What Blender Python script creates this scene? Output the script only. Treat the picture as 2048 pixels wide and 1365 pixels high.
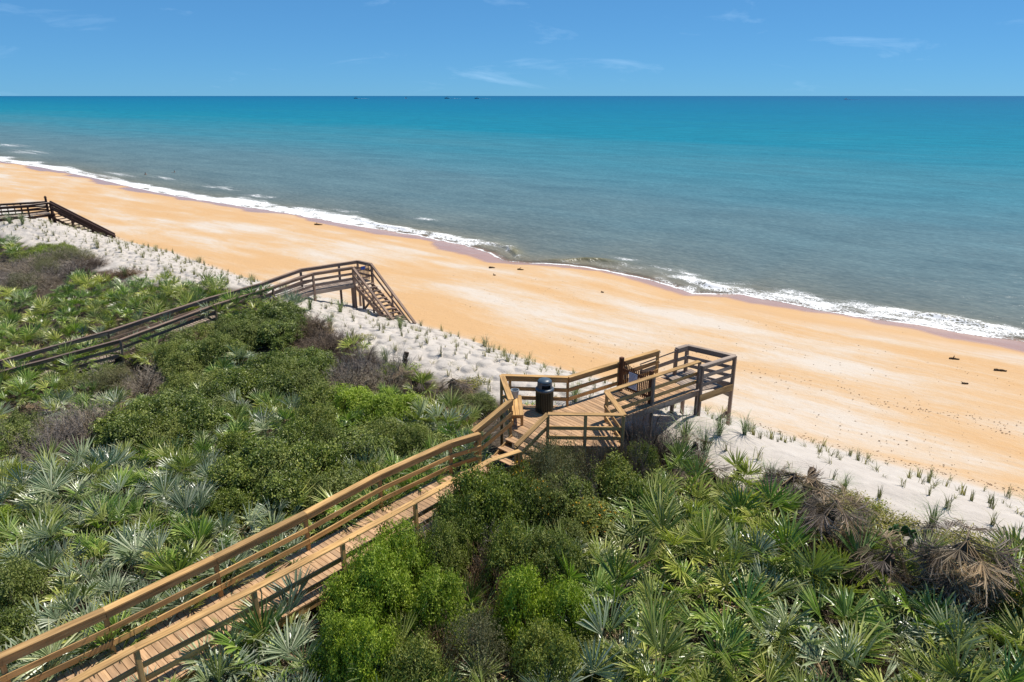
import bpy, math, random
import numpy as np
from mathutils import Vector, Matrix, Quaternion

for _o in list(bpy.data.objects):
    bpy.data.objects.remove(_o, do_unlink=True)
scene = bpy.context.scene
COL = scene.collection

# ------------------------------------------------------------------ camera
CAM_H = 15.5            # metres above the sea
FPX = 1420.0            # focal length in photo pixels (photo is 2048 wide)
PITCH = math.atan((682.5 - 192.0) / FPX)
cam_data = bpy.data.cameras.new('camera')
cam_data.sensor_fit = 'HORIZONTAL'
cam_data.sensor_width = 36.0
cam_data.lens = 36.0 * FPX / 2048.0
cam_data.clip_start = 0.1
cam_data.clip_end = 90000.0
cam = bpy.data.objects.new('camera', cam_data)
COL.objects.link(cam)
cam.location = (0, 0, CAM_H)
cam.rotation_euler = (math.pi / 2 - PITCH, 0, 0)
scene.camera = cam

# ------------------------------------------------------------------ sky, sun, exposure
SUN_AZ = Vector((0.84, 0.54)).normalized()      # towards the sun, on the ground
SUN_EL = math.radians(63)
world = bpy.data.worlds.new('World')
scene.world = world
world.use_nodes = True
wt = world.node_tree
for n_ in list(wt.nodes):
    wt.nodes.remove(n_)
w_out = wt.nodes.new('ShaderNodeOutputWorld')
w_bg = wt.nodes.new('ShaderNodeBackground')
w_sky = wt.nodes.new('ShaderNodeTexSky')
w_sky.sky_type = 'NISHITA'
w_sky.sun_disc = False
w_sky.sun_elevation = SUN_EL
w_sky.sun_rotation = math.atan2(SUN_AZ.x, SUN_AZ.y)
w_sky.altitude = 0
w_sky.air_density = 0.6
w_sky.dust_density = 0.0
w_sky.ozone_density = 8.0
w_bg.inputs['Strength'].default_value = 0.145
w_gam = wt.nodes.new('ShaderNodeGamma')      # evens the clear sky out towards the horizon
w_gam.inputs['Gamma'].default_value = 0.5
w_mul = wt.nodes.new('ShaderNodeMix'); w_mul.data_type = 'RGBA'; w_mul.blend_type = 'MULTIPLY'
w_mul.inputs['Factor'].default_value = 1.0
w_mul.inputs['B'].default_value = (0.42, 0.97, 1.47, 1)
# thin high cloud, laid out by direction
w_tc = wt.nodes.new('ShaderNodeTexCoord')
w_map = wt.nodes.new('ShaderNodeMapping')
w_map.inputs['Scale'].default_value = (2.2, 2.2, 11.0)
w_map.inputs['Rotation'].default_value = (0.0, math.radians(7), 0.0)
w_no = wt.nodes.new('ShaderNodeTexNoise')
w_no.inputs['Scale'].default_value = 2.3
w_no.inputs['Detail'].default_value = 7.0
w_no.inputs['Roughness'].default_value = 0.62
w_no.inputs['Distortion'].default_value = 0.6
w_ramp = wt.nodes.new('ShaderNodeValToRGB')
w_ramp.color_ramp.elements[0].position = 0.57
w_ramp.color_ramp.elements[0].color = (0, 0, 0, 1)
w_ramp.color_ramp.elements[1].position = 0.85
w_ramp.color_ramp.elements[1].color = (0.42, 0.42, 0.42, 1)
w_mix = wt.nodes.new('ShaderNodeMix'); w_mix.data_type = 'RGBA'
w_mix.inputs['B'].default_value = (3.4, 4.9, 6.6, 1)
L_ = wt.links.new
L_(w_sky.outputs['Color'], w_gam.inputs['Color'])
L_(w_gam.outputs['Color'], w_mul.inputs['A'])
L_(w_tc.outputs['Generated'], w_map.inputs['Vector'])
L_(w_map.outputs['Vector'], w_no.inputs['Vector'])
L_(w_no.outputs['Fac'], w_ramp.inputs['Fac'])
L_(w_ramp.outputs['Color'], w_mix.inputs['Factor'])
L_(w_mul.outputs['Result'], w_mix.inputs['A'])
L_(w_mix.outputs['Result'], w_bg.inputs['Color'])
L_(w_bg.outputs['Background'], w_out.inputs['Surface'])

sun_data = bpy.data.lights.new('sun', 'SUN')
sun_data.energy = 4.3
sun_data.angle = math.radians(0.53)
sun_data.color = (1.0, 0.945, 0.85)
sun = bpy.data.objects.new('sun', sun_data)
COL.objects.link(sun)
_sd = Vector((SUN_AZ.x * math.cos(SUN_EL), SUN_AZ.y * math.cos(SUN_EL), math.sin(SUN_EL)))
sun.rotation_euler = (-_sd).to_track_quat('-Z', 'Y').to_euler()
sun.location = (40, 30, 60)

vs = scene.view_settings
vs.view_transform = 'Standard'
vs.look = 'None'
vs.exposure = 0.36
vs.gamma = 1.0
vs.use_curve_mapping = False

# ------------------------------------------------------------------ photo geometry helpers
CP, SP = math.cos(PITCH), math.sin(PITCH)
SDIR = np.array([-0.765, 0.643]); SDIR = SDIR / np.linalg.norm(SDIR)   # along the shore, to the left
NDIR = np.array([SDIR[1], -SDIR[0]])                                   # out to sea


def at(u, v, z):
    """point at height z seen in photo pixel (u, v)"""
    vp = (v - 682.5) / FPX
    t = (CAM_H - z) / (SP + vp * CP)
    return Vector((t * (u - 1024) / FPX, t * (CP - vp * SP), z))


def depth_of(P):
    return P[1] * CP + (CAM_H - P[2]) * SP


def to_px(P):
    d = depth_of(P)
    return (1024 + FPX * P[0] / d, 682.5 + FPX * ((CAM_H - P[2]) * CP - P[1] * SP) / d)


def sn(P):
    return P[0] * SDIR[0] + P[1] * SDIR[1], P[0] * NDIR[0] + P[1] * NDIR[1]


def xy(s, n):
    return s * SDIR[0] + n * NDIR[0], s * SDIR[1] + n * NDIR[1]


def sstep(a, b, x):
    t = np.clip((x - a) / (b - a), 0, 1)
    return t * t * (3 - 2 * t)


def vnoise(x, y, seed=0):
    """smooth value noise in [-1, 1], vectorised"""
    x = np.asarray(x, dtype=np.float64); y = np.asarray(y, dtype=np.float64)
    xi = np.floor(x).astype(np.int64); yi = np.floor(y).astype(np.int64)
    fx = x - xi; fy = y - yi
    fx = fx * fx * (3 - 2 * fx); fy = fy * fy * (3 - 2 * fy)

    def h(a, b):
        k = (a * 374761393 + b * 668265263 + seed * 1442695041) & 0x7fffffff
        k = ((k ^ (k >> 13)) * 1274126177) & 0x7fffffff
        return ((k ^ (k >> 16)) & 0xffff) / 32767.5 - 1.0
    return ((h(xi, yi) * (1 - fx) + h(xi + 1, yi) * fx) * (1 - fy)
            + (h(xi, yi + 1) * (1 - fx) + h(xi + 1, yi + 1) * fx) * fy)


def fbm(x, y, seed=0, oct=4):
    r = 0; a = 0.5
    for k in range(oct):
        r = r + a * vnoise(x * 2 ** k + 17.3 * k, y * 2 ** k - 9.1 * k, seed + k)
        a *= 0.5
    return r


# water line, read from the photograph at sea level
_wl = [(0, 323), (60, 332), (130, 344), (200, 360), (290, 381), (420, 404), (560, 425), (690, 448), (830, 471), (930, 490),
       (985, 512), (1010, 523), (1060, 527), (1100, 528), (1180, 536), (1260, 552), (1340, 572), (1385, 588), (1430, 589), (1480, 588),
       (1550, 603), (1700, 633), (1850, 654), (1950, 672), (2048, 683)]
_w = sorted(sn(at(u, v, 0.0)) for u, v in _wl)
_ws = np.array([a for a, b in _w]); _wn = np.array([b for a, b in _w])
_ws = np.concatenate([[_ws[0] - 200], _ws, [_ws[-1] + 400]])
_wn = np.concatenate([[_wn[0] + 1.0], _wn, [_wn[-1] + 3.0]])


def water_n(s):
    s = np.asarray(s, dtype=np.float64)
    base = np.interp(s, _ws, _wn)
    return base + 0.25 * vnoise(s / 2.3, s * 0, 5) + 0.12 * vnoise(s / 0.8, s * 0, 6)


def toe_n(s):
    return 27.7 + 0.5 * vnoise(np.asarray(s) / 7.0, np.asarray(s) * 0, 11)


# inland limit of the bare sand
_ve = [(2048, 1105), (1900, 1085), (1780, 1060), (1660, 1010), (1560, 960), (1470, 955), (1400, 925), (1340, 870), (1240, 850),
       (1010, 805), (930, 775), (860, 755), (790, 735), (720, 700), (660, 668), (600, 630), (530, 598), (430, 583), (330, 572),
       (255, 555), (190, 530), (110, 505), (40, 482), (0, 470)]
_v = sorted(sn(at(u, v, 4.0)) for u, v in _ve)
_vs_ = np.array([a for a, b in _v]); _vn_ = np.array([b for a, b in _v])


def veg_n(s):
    s = np.asarray(s, dtype=np.float64)
    return np.interp(s, _vs_, _vn_) + 0.35 * vnoise(s / 1.1, s * 0, 21)


def base_ground(s, n):
    s = np.asarray(s, dtype=np.float64); n = np.asarray(n, dtype=np.float64)
    nw = water_n(s); nt = toe_n(s)
    tb = (nw - n) / (nw - nt)
    beach = 2.4 * np.where(tb > 0, tb, 0) ** 0.9
    sea = -0.075 * np.clip(n - nw, 0, 60)
    zb = np.where(n > nw, sea, beach)
    inl = 3.95 - 1.35 * sstep(17, 36, s) * (1 - sstep(9, 21, n)) + 0.22 * fbm(s / 5.0, n / 5.0, 31, 3)
    crest = 4.15 + 0.25 * vnoise(s / 6.0, s * 0, 41) + 0.55 * np.exp(-((s - 9.6) / 1.6) ** 2 - ((n - 21.7) / 1.5) ** 2)
    ridge = inl + (crest - inl) * sstep(17.5, 22.0, n)
    # the dune face, from the crest down to the toe
    tt = np.clip((n - 22.0) / (nt - 22.0), 0, 1)
    f = 0.55 * tt + 0.45 * tt * tt * (3 - 2 * tt)
    face = crest + (2.4 - crest) * f
    z = np.where(n < 22.0, ridge, np.where(n < nt, face, zb))
    return z


rng = np.random.default_rng(7)
# planted tufts of sea oats on the dune face: staggered rows; every one has trapped a small mound of sand
TUFTS = []
_s = -2.0
_row = 0
for _n in np.arange(18.6, 28.0, 0.60):
    _row += 1
    _s = -3.0 + 0.5 * (_row % 2)
    while _s < 84:
        sj = _s + rng.normal(0, 0.14); nj = _n + rng.normal(0, 0.12)
        _s += 0.86 if sj > 9 else 0.98
        if nj < veg_n(sj) + 0.25 or nj > toe_n(sj) - 0.1:
            continue
        TUFTS.append((float(sj), float(nj), float(rng.uniform(0.55, 1.15))))


def hummocks(s, n):
    """scalloped mounds of sand, flattened arrays in"""
    z = np.zeros_like(s)
    order = np.argsort(s); ss = s[order]
    for (ts, tn, k) in TUFTS:
        a = 0.135 * k * (1.0 if ts > 11.0 else 0.22)
        cs, cn = ts + 0.24, tn - 0.10
        i0 = np.searchsorted(ss, cs - 0.9); i1 = np.searchsorted(ss, cs + 0.9)
        idx = order[i0:i1]
        ds = s[idx] - cs; dn = n[idx] - cn
        ds = np.where(ds < 0, ds * 1.9, ds); dn = np.where(dn < 0, dn * 1.3, dn)
        r = np.sqrt((ds / 0.50) ** 2 + (dn / 0.40) ** 2)
        z[idx] = np.maximum(z[idx], a * np.clip(1.1 - r ** 3.0, 0, 1) ** 0.6)
    return z


def ground1(x, y):
    s = x * SDIR[0] + y * SDIR[1]; n = x * NDIR[0] + y * NDIR[1]
    return float(base_ground(np.array([s]), np.array([n]))[0])


def hit(u, v, extra=0.0):
    """where the ray of a photo pixel meets the ground raised by extra"""
    z = 4.0
    for _ in range(25):
        P = at(u, v, z)
        z = 0.6 * z + 0.4 * (ground1(P.x, P.y) + extra)
    P = at(u, v, z)
    return Vector((P.x, P.y, ground1(P.x, P.y)))


# ------------------------------------------------------------------ object helpers
WM = {}


def put(o, M, parent=None):
    COL.objects.link(o)
    if parent is not None:
        o.parent = parent
        o.matrix_parent_inverse = WM[parent.name].inverted()
    o.matrix_basis = M
    WM[o.name] = M
    return o


def tag(o, label=None, cat=None, group=None, kind=None):
    if label: o['label'] = label
    if cat: o['category'] = cat
    if group: o['group'] = group
    if kind: o['kind'] = kind
    return o


def thing(name, loc, label, cat, group=None, M=None):
    o = bpy.data.objects.new(name, None)
    o.empty_display_size = 0.2
    put(o, M if M is not None else Matrix.Translation(Vector(loc)))
    return tag(o, label, cat, group)


def np_mesh(name, verts, faces, mat=None, attrs=None, smooth=False):
    verts = np.asarray(verts, dtype=np.float32); faces = np.asarray(faces, dtype=np.int32)
    me = bpy.data.meshes.new(name)
    k = faces.shape[1]
    me.vertices.add(len(verts)); me.vertices.foreach_set('co', verts.ravel())
    me.loops.add(faces.size); me.loops.foreach_set('vertex_index', faces.ravel())
    me.polygons.add(len(faces))
    me.polygons.foreach_set('loop_start', np.arange(0, faces.size, k, dtype=np.int32))
    me.polygons.foreach_set('loop_total', np.full(len(faces), k, dtype=np.int32))
    me.polygons.foreach_set('use_smooth', np.full(len(faces), smooth, dtype=bool))
    for an, av in (attrs or {}).items():
        a = me.attributes.new(an, 'FLOAT', 'POINT')
        a.data.foreach_set('value', np.asarray(av, dtype=np.float32))
    me.update(calc_edges=True)
    if mat: me.materials.append(mat)
    return me


class MB:
    """collects verts and polygons of mixed size into one mesh"""
    def __init__(self):
        self.v = []; self.f = []

    def box(self, c, size, M=None):
        b = len(self.v); c = Vector(c)
        for dz in (-1, 1):
            for dy in (-1, 1):
                for dx in (-1, 1):
                    p = Vector((dx * size[0] / 2, dy * size[1] / 2, dz * size[2] / 2))
                    if M is not None: p = M @ p
                    self.v.append(c + p)
        for q in ((0, 2, 3, 1), (4, 5, 7, 6), (0, 1, 5, 4), (2, 6, 7, 3), (0, 4, 6, 2), (1, 3, 7, 5)):
            self.f.append([b + i for i in q])
        return self

    def rings(self, rings, cap0=True, cap1=True, closed=True):
        b = len(self.v); m = len(rings[0])
        for r in rings: self.v.extend(Vector(p) for p in r)
        for i in range(len(rings) - 1):
            for j in range(m if closed else m - 1):
                j2 = (j + 1) % m
                self.f.append([b + i * m + j, b + i * m + j2, b + (i + 1) * m + j2, b + (i + 1) * m + j])
        if cap0: self.f.append([b + j for j in reversed(range(m))])
        if cap1: self.f.append([b + (len(rings) - 1) * m + j for j in range(m)])
        return self

    def lathe(self, prof, n=20, c=(0, 0, 0), cap0=True, cap1=True):
        return self.rings([[(c[0] + r * math.cos(2 * math.pi * j / n), c[1] + r * math.sin(2 * math.pi * j / n), c[2] + z)
                            for j in range(n)] for r, z in prof], cap0, cap1)

    def tube(self, pts, rad, n=6):
        pts = [Vector(p) for p in pts]; rr = []
        for i, p in enumerate(pts):
            d = (pts[min(i + 1, len(pts) - 1)] - pts[max(i - 1, 0)]).normalized()
            a = d.cross(Vector((0, 0, 1)))
            if a.length < 1e-3: a = d.cross(Vector((1, 0, 0)))
            a.normalize(); b_ = d.cross(a)
            r = rad[i] if isinstance(rad, (list, tuple)) else rad
            rr.append([p + a * (r * math.cos(2 * math.pi * j / n)) + b_ * (r * math.sin(2 * math.pi * j / n)) for j in range(n)])
        return self.rings(rr)

    def mesh(self, name, mat=None, smooth=False):
        me = bpy.data.meshes.new(name)
        me.from_pydata([tuple(p) for p in self.v], [], self.f)
        me.update()
        if mat: me.materials.append(mat)
        if smooth:
            me.polygons.foreach_set('use_smooth', [True] * len(me.polygons))
        return me


def add(name, me, M=None, parent=None):
    return put(bpy.data.objects.new(name, me), M if M is not None else Matrix.Identity(4), parent)


# ------------------------------------------------------------------ materials
class NT:
    def __init__(self, name):
        self.m = bpy.data.materials.new(name); self.m.use_nodes = True
        self.t = self.m.node_tree
        for n_ in list(self.t.nodes): self.t.nodes.remove(n_)
        self.out = self.n('ShaderNodeOutputMaterial')

    def n(self, kind, **kw):
        nd = self.t.nodes.new(kind)
        for k, v in kw.items(): setattr(nd, k, v)
        return nd

    def l(self, a, b): self.t.links.new(a, b)

    def setv(self, nd, **kw):
        for k, v in kw.items(): nd.inputs[k.replace('_', ' ')].default_value = v
        return nd

    def ramp(self, fac, stops, interp='LINEAR'):
        r = self.n('ShaderNodeValToRGB'); cr = r.color_ramp; cr.interpolation = interp
        while len(cr.elements) < len(stops): cr.elements.new(0.5)
        for e, (p, c) in zip(cr.elements, stops):
            e.position = p
            e.color = (c[0], c[1], c[2], 1) if isinstance(c, (tuple, list)) else (c, c, c, 1)
        self.l(fac, r.inputs['Fac']); return r.outputs['Color']

    def noise(self, vec, scale, detail=4, rough=0.55, dist=0.0):
        nd = self.n('ShaderNodeTexNoise')
        nd.inputs['Scale'].default_value = scale; nd.inputs['Detail'].default_value = detail
        nd.inputs['Roughness'].default_value = rough; nd.inputs['Distortion'].default_value = dist
        if vec is not None: self.l(vec, nd.inputs['Vector'])
        return nd.outputs['Fac']

    def mapping(self, vec, scale=(1, 1, 1), rot=(0, 0, 0), loc=(0, 0, 0)):
        nd = self.n('ShaderNodeMapping')
        nd.inputs['Scale'].default_value = scale; nd.inputs['Rotation'].default_value = rot
        nd.inputs['Location'].default_value = loc
        self.l(vec, nd.inputs['Vector']); return nd.outputs['Vector']

    def mix(self, fac, a, b, blend='MIX'):
        nd = self.n('ShaderNodeMix', data_type='RGBA', blend_type=blend)
        for sock, val in ((nd.inputs['Factor'], fac), (nd.inputs['A'], a), (nd.inputs['B'], b)):
            if isinstance(val, (int, float)): sock.default_value = val if sock.type == 'VALUE' else (val, val, val, 1)
            elif isinstance(val, (tuple, list)): sock.default_value = (val[0], val[1], val[2], 1)
            else: self.l(val, sock)
        return nd.outputs['Result']

    def math(self, op, a, b=None, c=None, clamp=False):
        nd = self.n('ShaderNodeMath', operation=op, use_clamp=clamp)
        for i, val in enumerate((a, b, c)):
            if val is None: continue
            if isinstance(val, (int, float)): nd.inputs[i].default_value = val
            else: self.l(val, nd.inputs[i])
        return nd.outputs[0]

    def attr(self, name):
        return self.n('ShaderNodeAttribute', attribute_name=name).outputs['Fac']

    def bump(self, h, strength=0.5, dist=0.05, normal=None):
        b = self.n('ShaderNodeBump')
        b.inputs['Strength'].default_value = strength; b.inputs['Distance'].default_value = dist
        self.l(h, b.inputs['Height'])
        if normal is not None: self.l(normal, b.inputs['Normal'])
        return b.outputs['Normal']

    def principled(self, color=None, rough=0.7, spec=0.3, normal=None, **kw):
        b = self.n('ShaderNodeBsdfPrincipled')
        b.inputs['Specular IOR Level'].default_value = spec
        for sock, val in ((b.inputs['Base Color'], color), (b.inputs['Roughness'], rough)):
            if val is None: continue
            if isinstance(val, (int, float)): sock.default_value = val
            elif isinstance(val, (tuple, list)): sock.default_value = (val[0], val[1], val[2], 1)
            else: self.l(val, sock)
        if normal is not None: self.l(normal, b.inputs['Normal'])
        for k, v in kw.items(): b.inputs[k].default_value = v
        return b.outputs['BSDF']

    def done(self, surf):
        self.l(surf, self.out.inputs['Surface']); return self.m


def mat_plain(name, col, rough=0.6, spec=0.3, var=0.12, metallic=0.0):
    t = NT(name)
    tc = t.n('ShaderNodeTexCoord').outputs['Object']
    nz = t.noise(tc, 9.0, 5, 0.6)
    dk = tuple(c * (1 - 2.2 * var) for c in col); lt = tuple(min(1, c * (1 + 1.4 * var)) for c in col)
    c = t.ramp(nz, [(0.3, dk), (0.7, lt)])
    return t.done(t.principled(c, rough, spec, t.bump(nz, 0.15, 0.01), Metallic=metallic))


def mat_wood(name, lo, mid, hi, rough=0.75):
    """boards run along local X; every board has its own tone"""
    t = NT(name)
    tc = t.n('ShaderNodeTexCoord').outputs['Object']
    oi = t.n('ShaderNodeObjectInfo').outputs['Random']
    off = t.n('ShaderNodeVectorMath', operation='ADD')
    comb = t.n('ShaderNodeCombineXYZ')
    sc = t.math('MULTIPLY', oi, 37.0)
    t.l(sc, comb.inputs[0]); t.l(sc, comb.inputs[1]); t.l(tc, off.inputs[0]); t.l(comb.outputs[0], off.inputs[1])
    v = off.outputs[0]
    grain = t.noise(t.mapping(v, (1.3, 26, 26)), 1.0, 6, 0.65, 0.35)
    streak = t.noise(t.mapping(v, (0.9, 5, 5)), 1.0, 3, 0.5)
    c = t.ramp(grain, [(0.28, lo), (0.5, mid), (0.75, hi)])
    stain = t.ramp(streak, [(0.32, (0.62, 0.60, 0.60)), (0.62, (1.06, 1.03, 1.0))])
    c = t.mix(1.0, c, stain, 'MULTIPLY')
    tone = t.ramp(oi, [(0.0, (0.74, 0.73, 0.74)), (0.5, (1.0, 0.98, 0.96)), (1.0, (1.16, 1.12, 1.06))])
    c = t.mix(1.0, c, tone, 'MULTIPLY')
    h = t.math('ADD', grain, t.math('MULTIPLY', streak, 0.6))
    return t.done(t.principled(c, rough, 0.25, t.bump(h, 0.35, 0.012)))


def mat_leaf(name, dark, mid, light, rough=0.45, spec=0.4, trans=0.3, objvar=0.25, tip=None):
    """leaf tone by leaf ('rnd' per leaf) and by plant"""
    t = NT(name)
    r = t.attr('rnd')
    oi = t.n('ShaderNodeObjectInfo').outputs['Random']
    c = t.ramp(r, [(0.0, dark), (0.55, mid), (1.0, light)])
    if tip is not None:
        tp = t.attr('tip')
        c = t.mix(t.math('MULTIPLY', t.ramp(tp, [(0.66, 0.0), (1.0, 1.0)]), 0.55), c, tip)
    tone = t.ramp(oi, [(0.0, (1 - objvar, 1 - objvar, 1 - 0.8 * objvar)), (0.5, (1, 1, 1)), (1.0, (1 + 1.1 * objvar, 1 + 0.8 * objvar, 1 - 0.3 * objvar))])
    c = t.mix(1.0, c, tone, 'MULTIPLY')
    p = t.principled(c, rough, spec)
    tr = t.n('ShaderNodeBsdfTranslucent')
    t.l(t.mix(1.0, c, (1.1, 1.25, 0.55), 'MULTIPLY'), tr.inputs['Color'])
    ms = t.n('ShaderNodeMixShader'); ms.inputs[0].default_value = trans
    t.l(p, ms.inputs[1]); t.l(tr.outputs[0], ms.inputs[2])
    return t.done(ms.outputs[0])


WOOD_GOLD = mat_wood('golden_treated_timber', (0.26, 0.15, 0.06), (0.54, 0.335, 0.135), (0.67, 0.45, 0.21))
WOOD_DECK = mat_wood('tan_deck_timber', (0.33, 0.205, 0.11), (0.53, 0.345, 0.195), (0.62, 0.43, 0.265))
WOOD_GREY = mat_wood('grey_weathered_timber', (0.19, 0.15, 0.12), (0.33, 0.27, 0.225), (0.44, 0.37, 0.32))
WOOD_BROWN = mat_wood('brown_weathered_timber', (0.14, 0.095, 0.07), (0.28, 0.20, 0.155), (0.39, 0.30, 0.245))
WOOD_DARK = mat_wood('dark_brown_timber', (0.022, 0.011, 0.009), (0.05, 0.026, 0.02), (0.09, 0.05, 0.04))
WOOD_GATE = mat_wood('red_brown_gate_timber', (0.05, 0.02, 0.009), (0.12, 0.05, 0.024), (0.2, 0.095, 0.05))

# ------------------------------------------------------------------ ground: beach, dune and scrub floor
def graded(lo, hi, fine_lo, fine_hi, step, grow=1.12, cap=1e9):
    a = list(np.arange(fine_lo, fine_hi, step))
    d = step; x = fine_hi; up = []
    while x < hi:
        up.append(x); x += d; d = min(d * grow, cap)
    up.append(hi)
    d = step; x = fine_lo; dn = []
    while x > lo:
        d = min(d * grow, cap); x -= d; dn.append(max(x, lo))
    return np.array(sorted(set(dn)) + a + up)


def grid_faces(ns, nn):
    i = np.arange(ns - 1)[:, None] * nn + np.arange(nn - 1)[None, :]
    i = i.ravel()
    return np.stack([i, i + 1, i + nn + 1, i + nn], 1)


def make_ground():
    sl = graded(-900, 1400, -2.0, 62, 0.075, 1.02, 25)
    nl = np.concatenate([graded(-60, 20.0, 8, 20.0, 0.22, 1.2)[:-1], np.arange(20.0, 29.0, 0.06), np.arange(29.0, 62, 0.28), [66, 72, 80, 95, 120]])
    S, N = np.meshgrid(sl, nl, indexing='ij')
    S = S.ravel(); N = N.ravel()
    Z = base_ground(S, N)
    nt = toe_n(S); nv = veg_n(S); nw = water_n(S)
    duneband = sstep(-0.6, 0.4, N - nv) * (1 - sstep(-0.5, 0.9, N - nt))
    Z = Z + hummocks(S, N) * duneband
    near = (S > -3) & (S < 75)
    fine = np.zeros_like(Z)
    fine[near] = fbm(S[near] / 0.55, N[near] / 0.45, 51, 3)
    Z = Z + 0.03 * fine * duneband
    beach = sstep(0.0, 1.5, N - nt) * (1 - sstep(-2.0, -0.5, N - nw))
    Z = Z + beach * (0.05 * fbm(S / 4.0, N / 1.6, 61, 3) + 0.018 * fine)
    X = S * SDIR[0] + N * NDIR[0]; Y = S * SDIR[1] + N * NDIR[1]
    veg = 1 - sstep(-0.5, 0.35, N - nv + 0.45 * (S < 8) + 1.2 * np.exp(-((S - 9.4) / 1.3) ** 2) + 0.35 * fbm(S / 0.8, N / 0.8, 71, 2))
    dune = 1 - sstep(-0.9, 0.5, N - nt + 0.5 * fbm(S / 1.5, N / 1.5, 81, 3))
    lobes = 2.2 + 2.1 * vnoise(S / 6.5, S * 0, 91) + 0.6 * vnoise(S / 2.2, S * 0, 92)
    wet = sstep(-0.8, 0.25, N - nw + np.clip(lobes, 0.5, 5.5))
    damp = sstep(-3.5, 0.5, N - nw + 3.2 + 2.2 * vnoise(S / 9.0, S * 0, 95))
    pale = 0.37 + 0.80 * fbm(S / 11.0, N / 3.6, 96, 3)
    pale = pale + 0.38 * np.exp(-((S - 8) / 13) ** 2 - ((N - 33.5) / 5.5) ** 2) + 0.30 * np.exp(-((S - 26) / 9) ** 2 - ((N - 39.5) / 3.0) ** 2)
    pale = pale - 0.45 * np.exp(-((S - 18) / 6) ** 2 - ((N - 31.0) / 3.0) ** 2) - 0.30 * np.exp(-((S + 2) / 6) ** 2 - ((N - 31.5) / 3.0) ** 2)
    F = grid_faces(len(sl), len(nl))
    t = NT('sand')
    geo = t.n('ShaderNodeNewGeometry').outputs['Position']
    # beach colours: streaks run along the shore
    ang = math.atan2(SDIR[1], SDIR[0])
    al = t.mapping(geo, (1, 1, 1), (0, 0, -ang))
    stre = t.noise(t.mapping(al, (0.055, 0.30, 1)), 1.0, 5, 0.6, 0.5)
    patch = t.noise(t.mapping(al, (0.13, 0.22, 1)), 1.0, 4, 0.55, 0.8)
    fleck = t.noise(t.mapping(al, (1.2, 3.2, 1)), 1.0, 5, 0.7)
    grit = t.noise(geo, 60.0, 3, 0.7)
    pl_ = t.math('ADD', t.attr('pale'), t.math('MULTIPLY', t.math('SUBTRACT', stre, 0.5), 1.5))
    pl_ = t.math('ADD', pl_, t.math('MULTIPLY', t.math('SUBTRACT', patch, 0.5), 0.9))
    pl_ = t.math('ADD', pl_, t.math('MULTIPLY', t.math('SUBTRACT', fleck, 0.5), 0.7), clamp=True)
    col = t.ramp(pl_, [(0.08, (0.575, 0.350, 0.165)), (0.34, (0.585, 0.388, 0.215)), (0.56, (0.585, 0.437, 0.295)), (0.86, (0.60, 0.512, 0.418))])
    # smooth damp sand near the water is the strongest orange
    col = t.mix(t.math('MULTIPLY', t.attr('damp'), 0.75), col, (0.57, 0.342, 0.155))
    # dark trails of debris and old prints
    tr = t.noise(t.mapping(al, (0.9, 2.6, 1)), 2.2, 3, 0.75)
    col = t.mix(t.math('MULTIPLY', t.ramp(tr, [(0.62, 0.0), (0.70, 1.0)]), 0.22), col, (0.42, 0.24, 0.125))
    trk = t.noise(t.mapping(al, (0.012, 1.1, 1)), 1.0, 3, 0.5)
    col = t.mix(t.math('MULTIPLY', t.ramp(trk, [(0.60, 0.0), (0.64, 1.0), (0.66, 0.0)]), 0.35), col, (0.52, 0.32, 0.17))
    wetc = t.mix(t.noise(t.mapping(al, (0.3, 1.0, 1)), 1.0, 3), (0.40, 0.215, 0.135), (0.48, 0.285, 0.20))
    wet_f = t.attr('wet')
    col = t.mix(wet_f, col, wetc)
    dn = t.noise(geo, 1.1, 4, 0.6)
    dunec = t.ramp(dn, [(0.3, (0.50, 0.44, 0.38)), (0.7, (0.575, 0.515, 0.45))])
    dunec = t.mix(t.math('MULTIPLY', t.ramp(t.noise(geo, 7.0, 4, 0.7), [(0.62, 0.0), (0.78, 1.0)]), 0.35), dunec, (0.36, 0.30, 0.24))
    dune_f = t.attr('dune')
    col = t.mix(dune_f, col, dunec)
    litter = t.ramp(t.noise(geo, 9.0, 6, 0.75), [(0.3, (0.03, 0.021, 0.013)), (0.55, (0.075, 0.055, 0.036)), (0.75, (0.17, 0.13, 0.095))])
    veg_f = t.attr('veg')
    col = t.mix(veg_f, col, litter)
    gr = t.ramp(grit, [(0.2, (0.82, 0.82, 0.82)), (0.8, (1.12, 1.12, 1.12))])
    col = t.mix(1.0, col, gr, 'MULTIPLY')
    rough = t.math('SUBTRACT', 0.92, t.math('MULTIPLY', wet_f, 0.66))
    h = t.math('ADD', t.math('MULTIPLY', t.noise(geo, 3.2, 5, 0.65), 0.7), t.math('MULTIPLY', fleck, 0.5))
    dry = t.math('SUBTRACT', 1.0, t.math('MAXIMUM', wet_f, t.math('MULTIPLY', t.attr('damp'), 0.75)), clamp=True)
    nrm = t.bump(t.math('MULTIPLY', h, dry), 0.8, 0.10)
    sand = t.done(t.principled(col, rough, 0.3, nrm))
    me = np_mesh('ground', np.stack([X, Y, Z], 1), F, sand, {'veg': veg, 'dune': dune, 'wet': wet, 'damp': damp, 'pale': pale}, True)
    o = add('ground', me)
    tag(o, 'orange beach sand with the pale dune face and scrub floor', 'sand', kind='structure')


make_ground()


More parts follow.
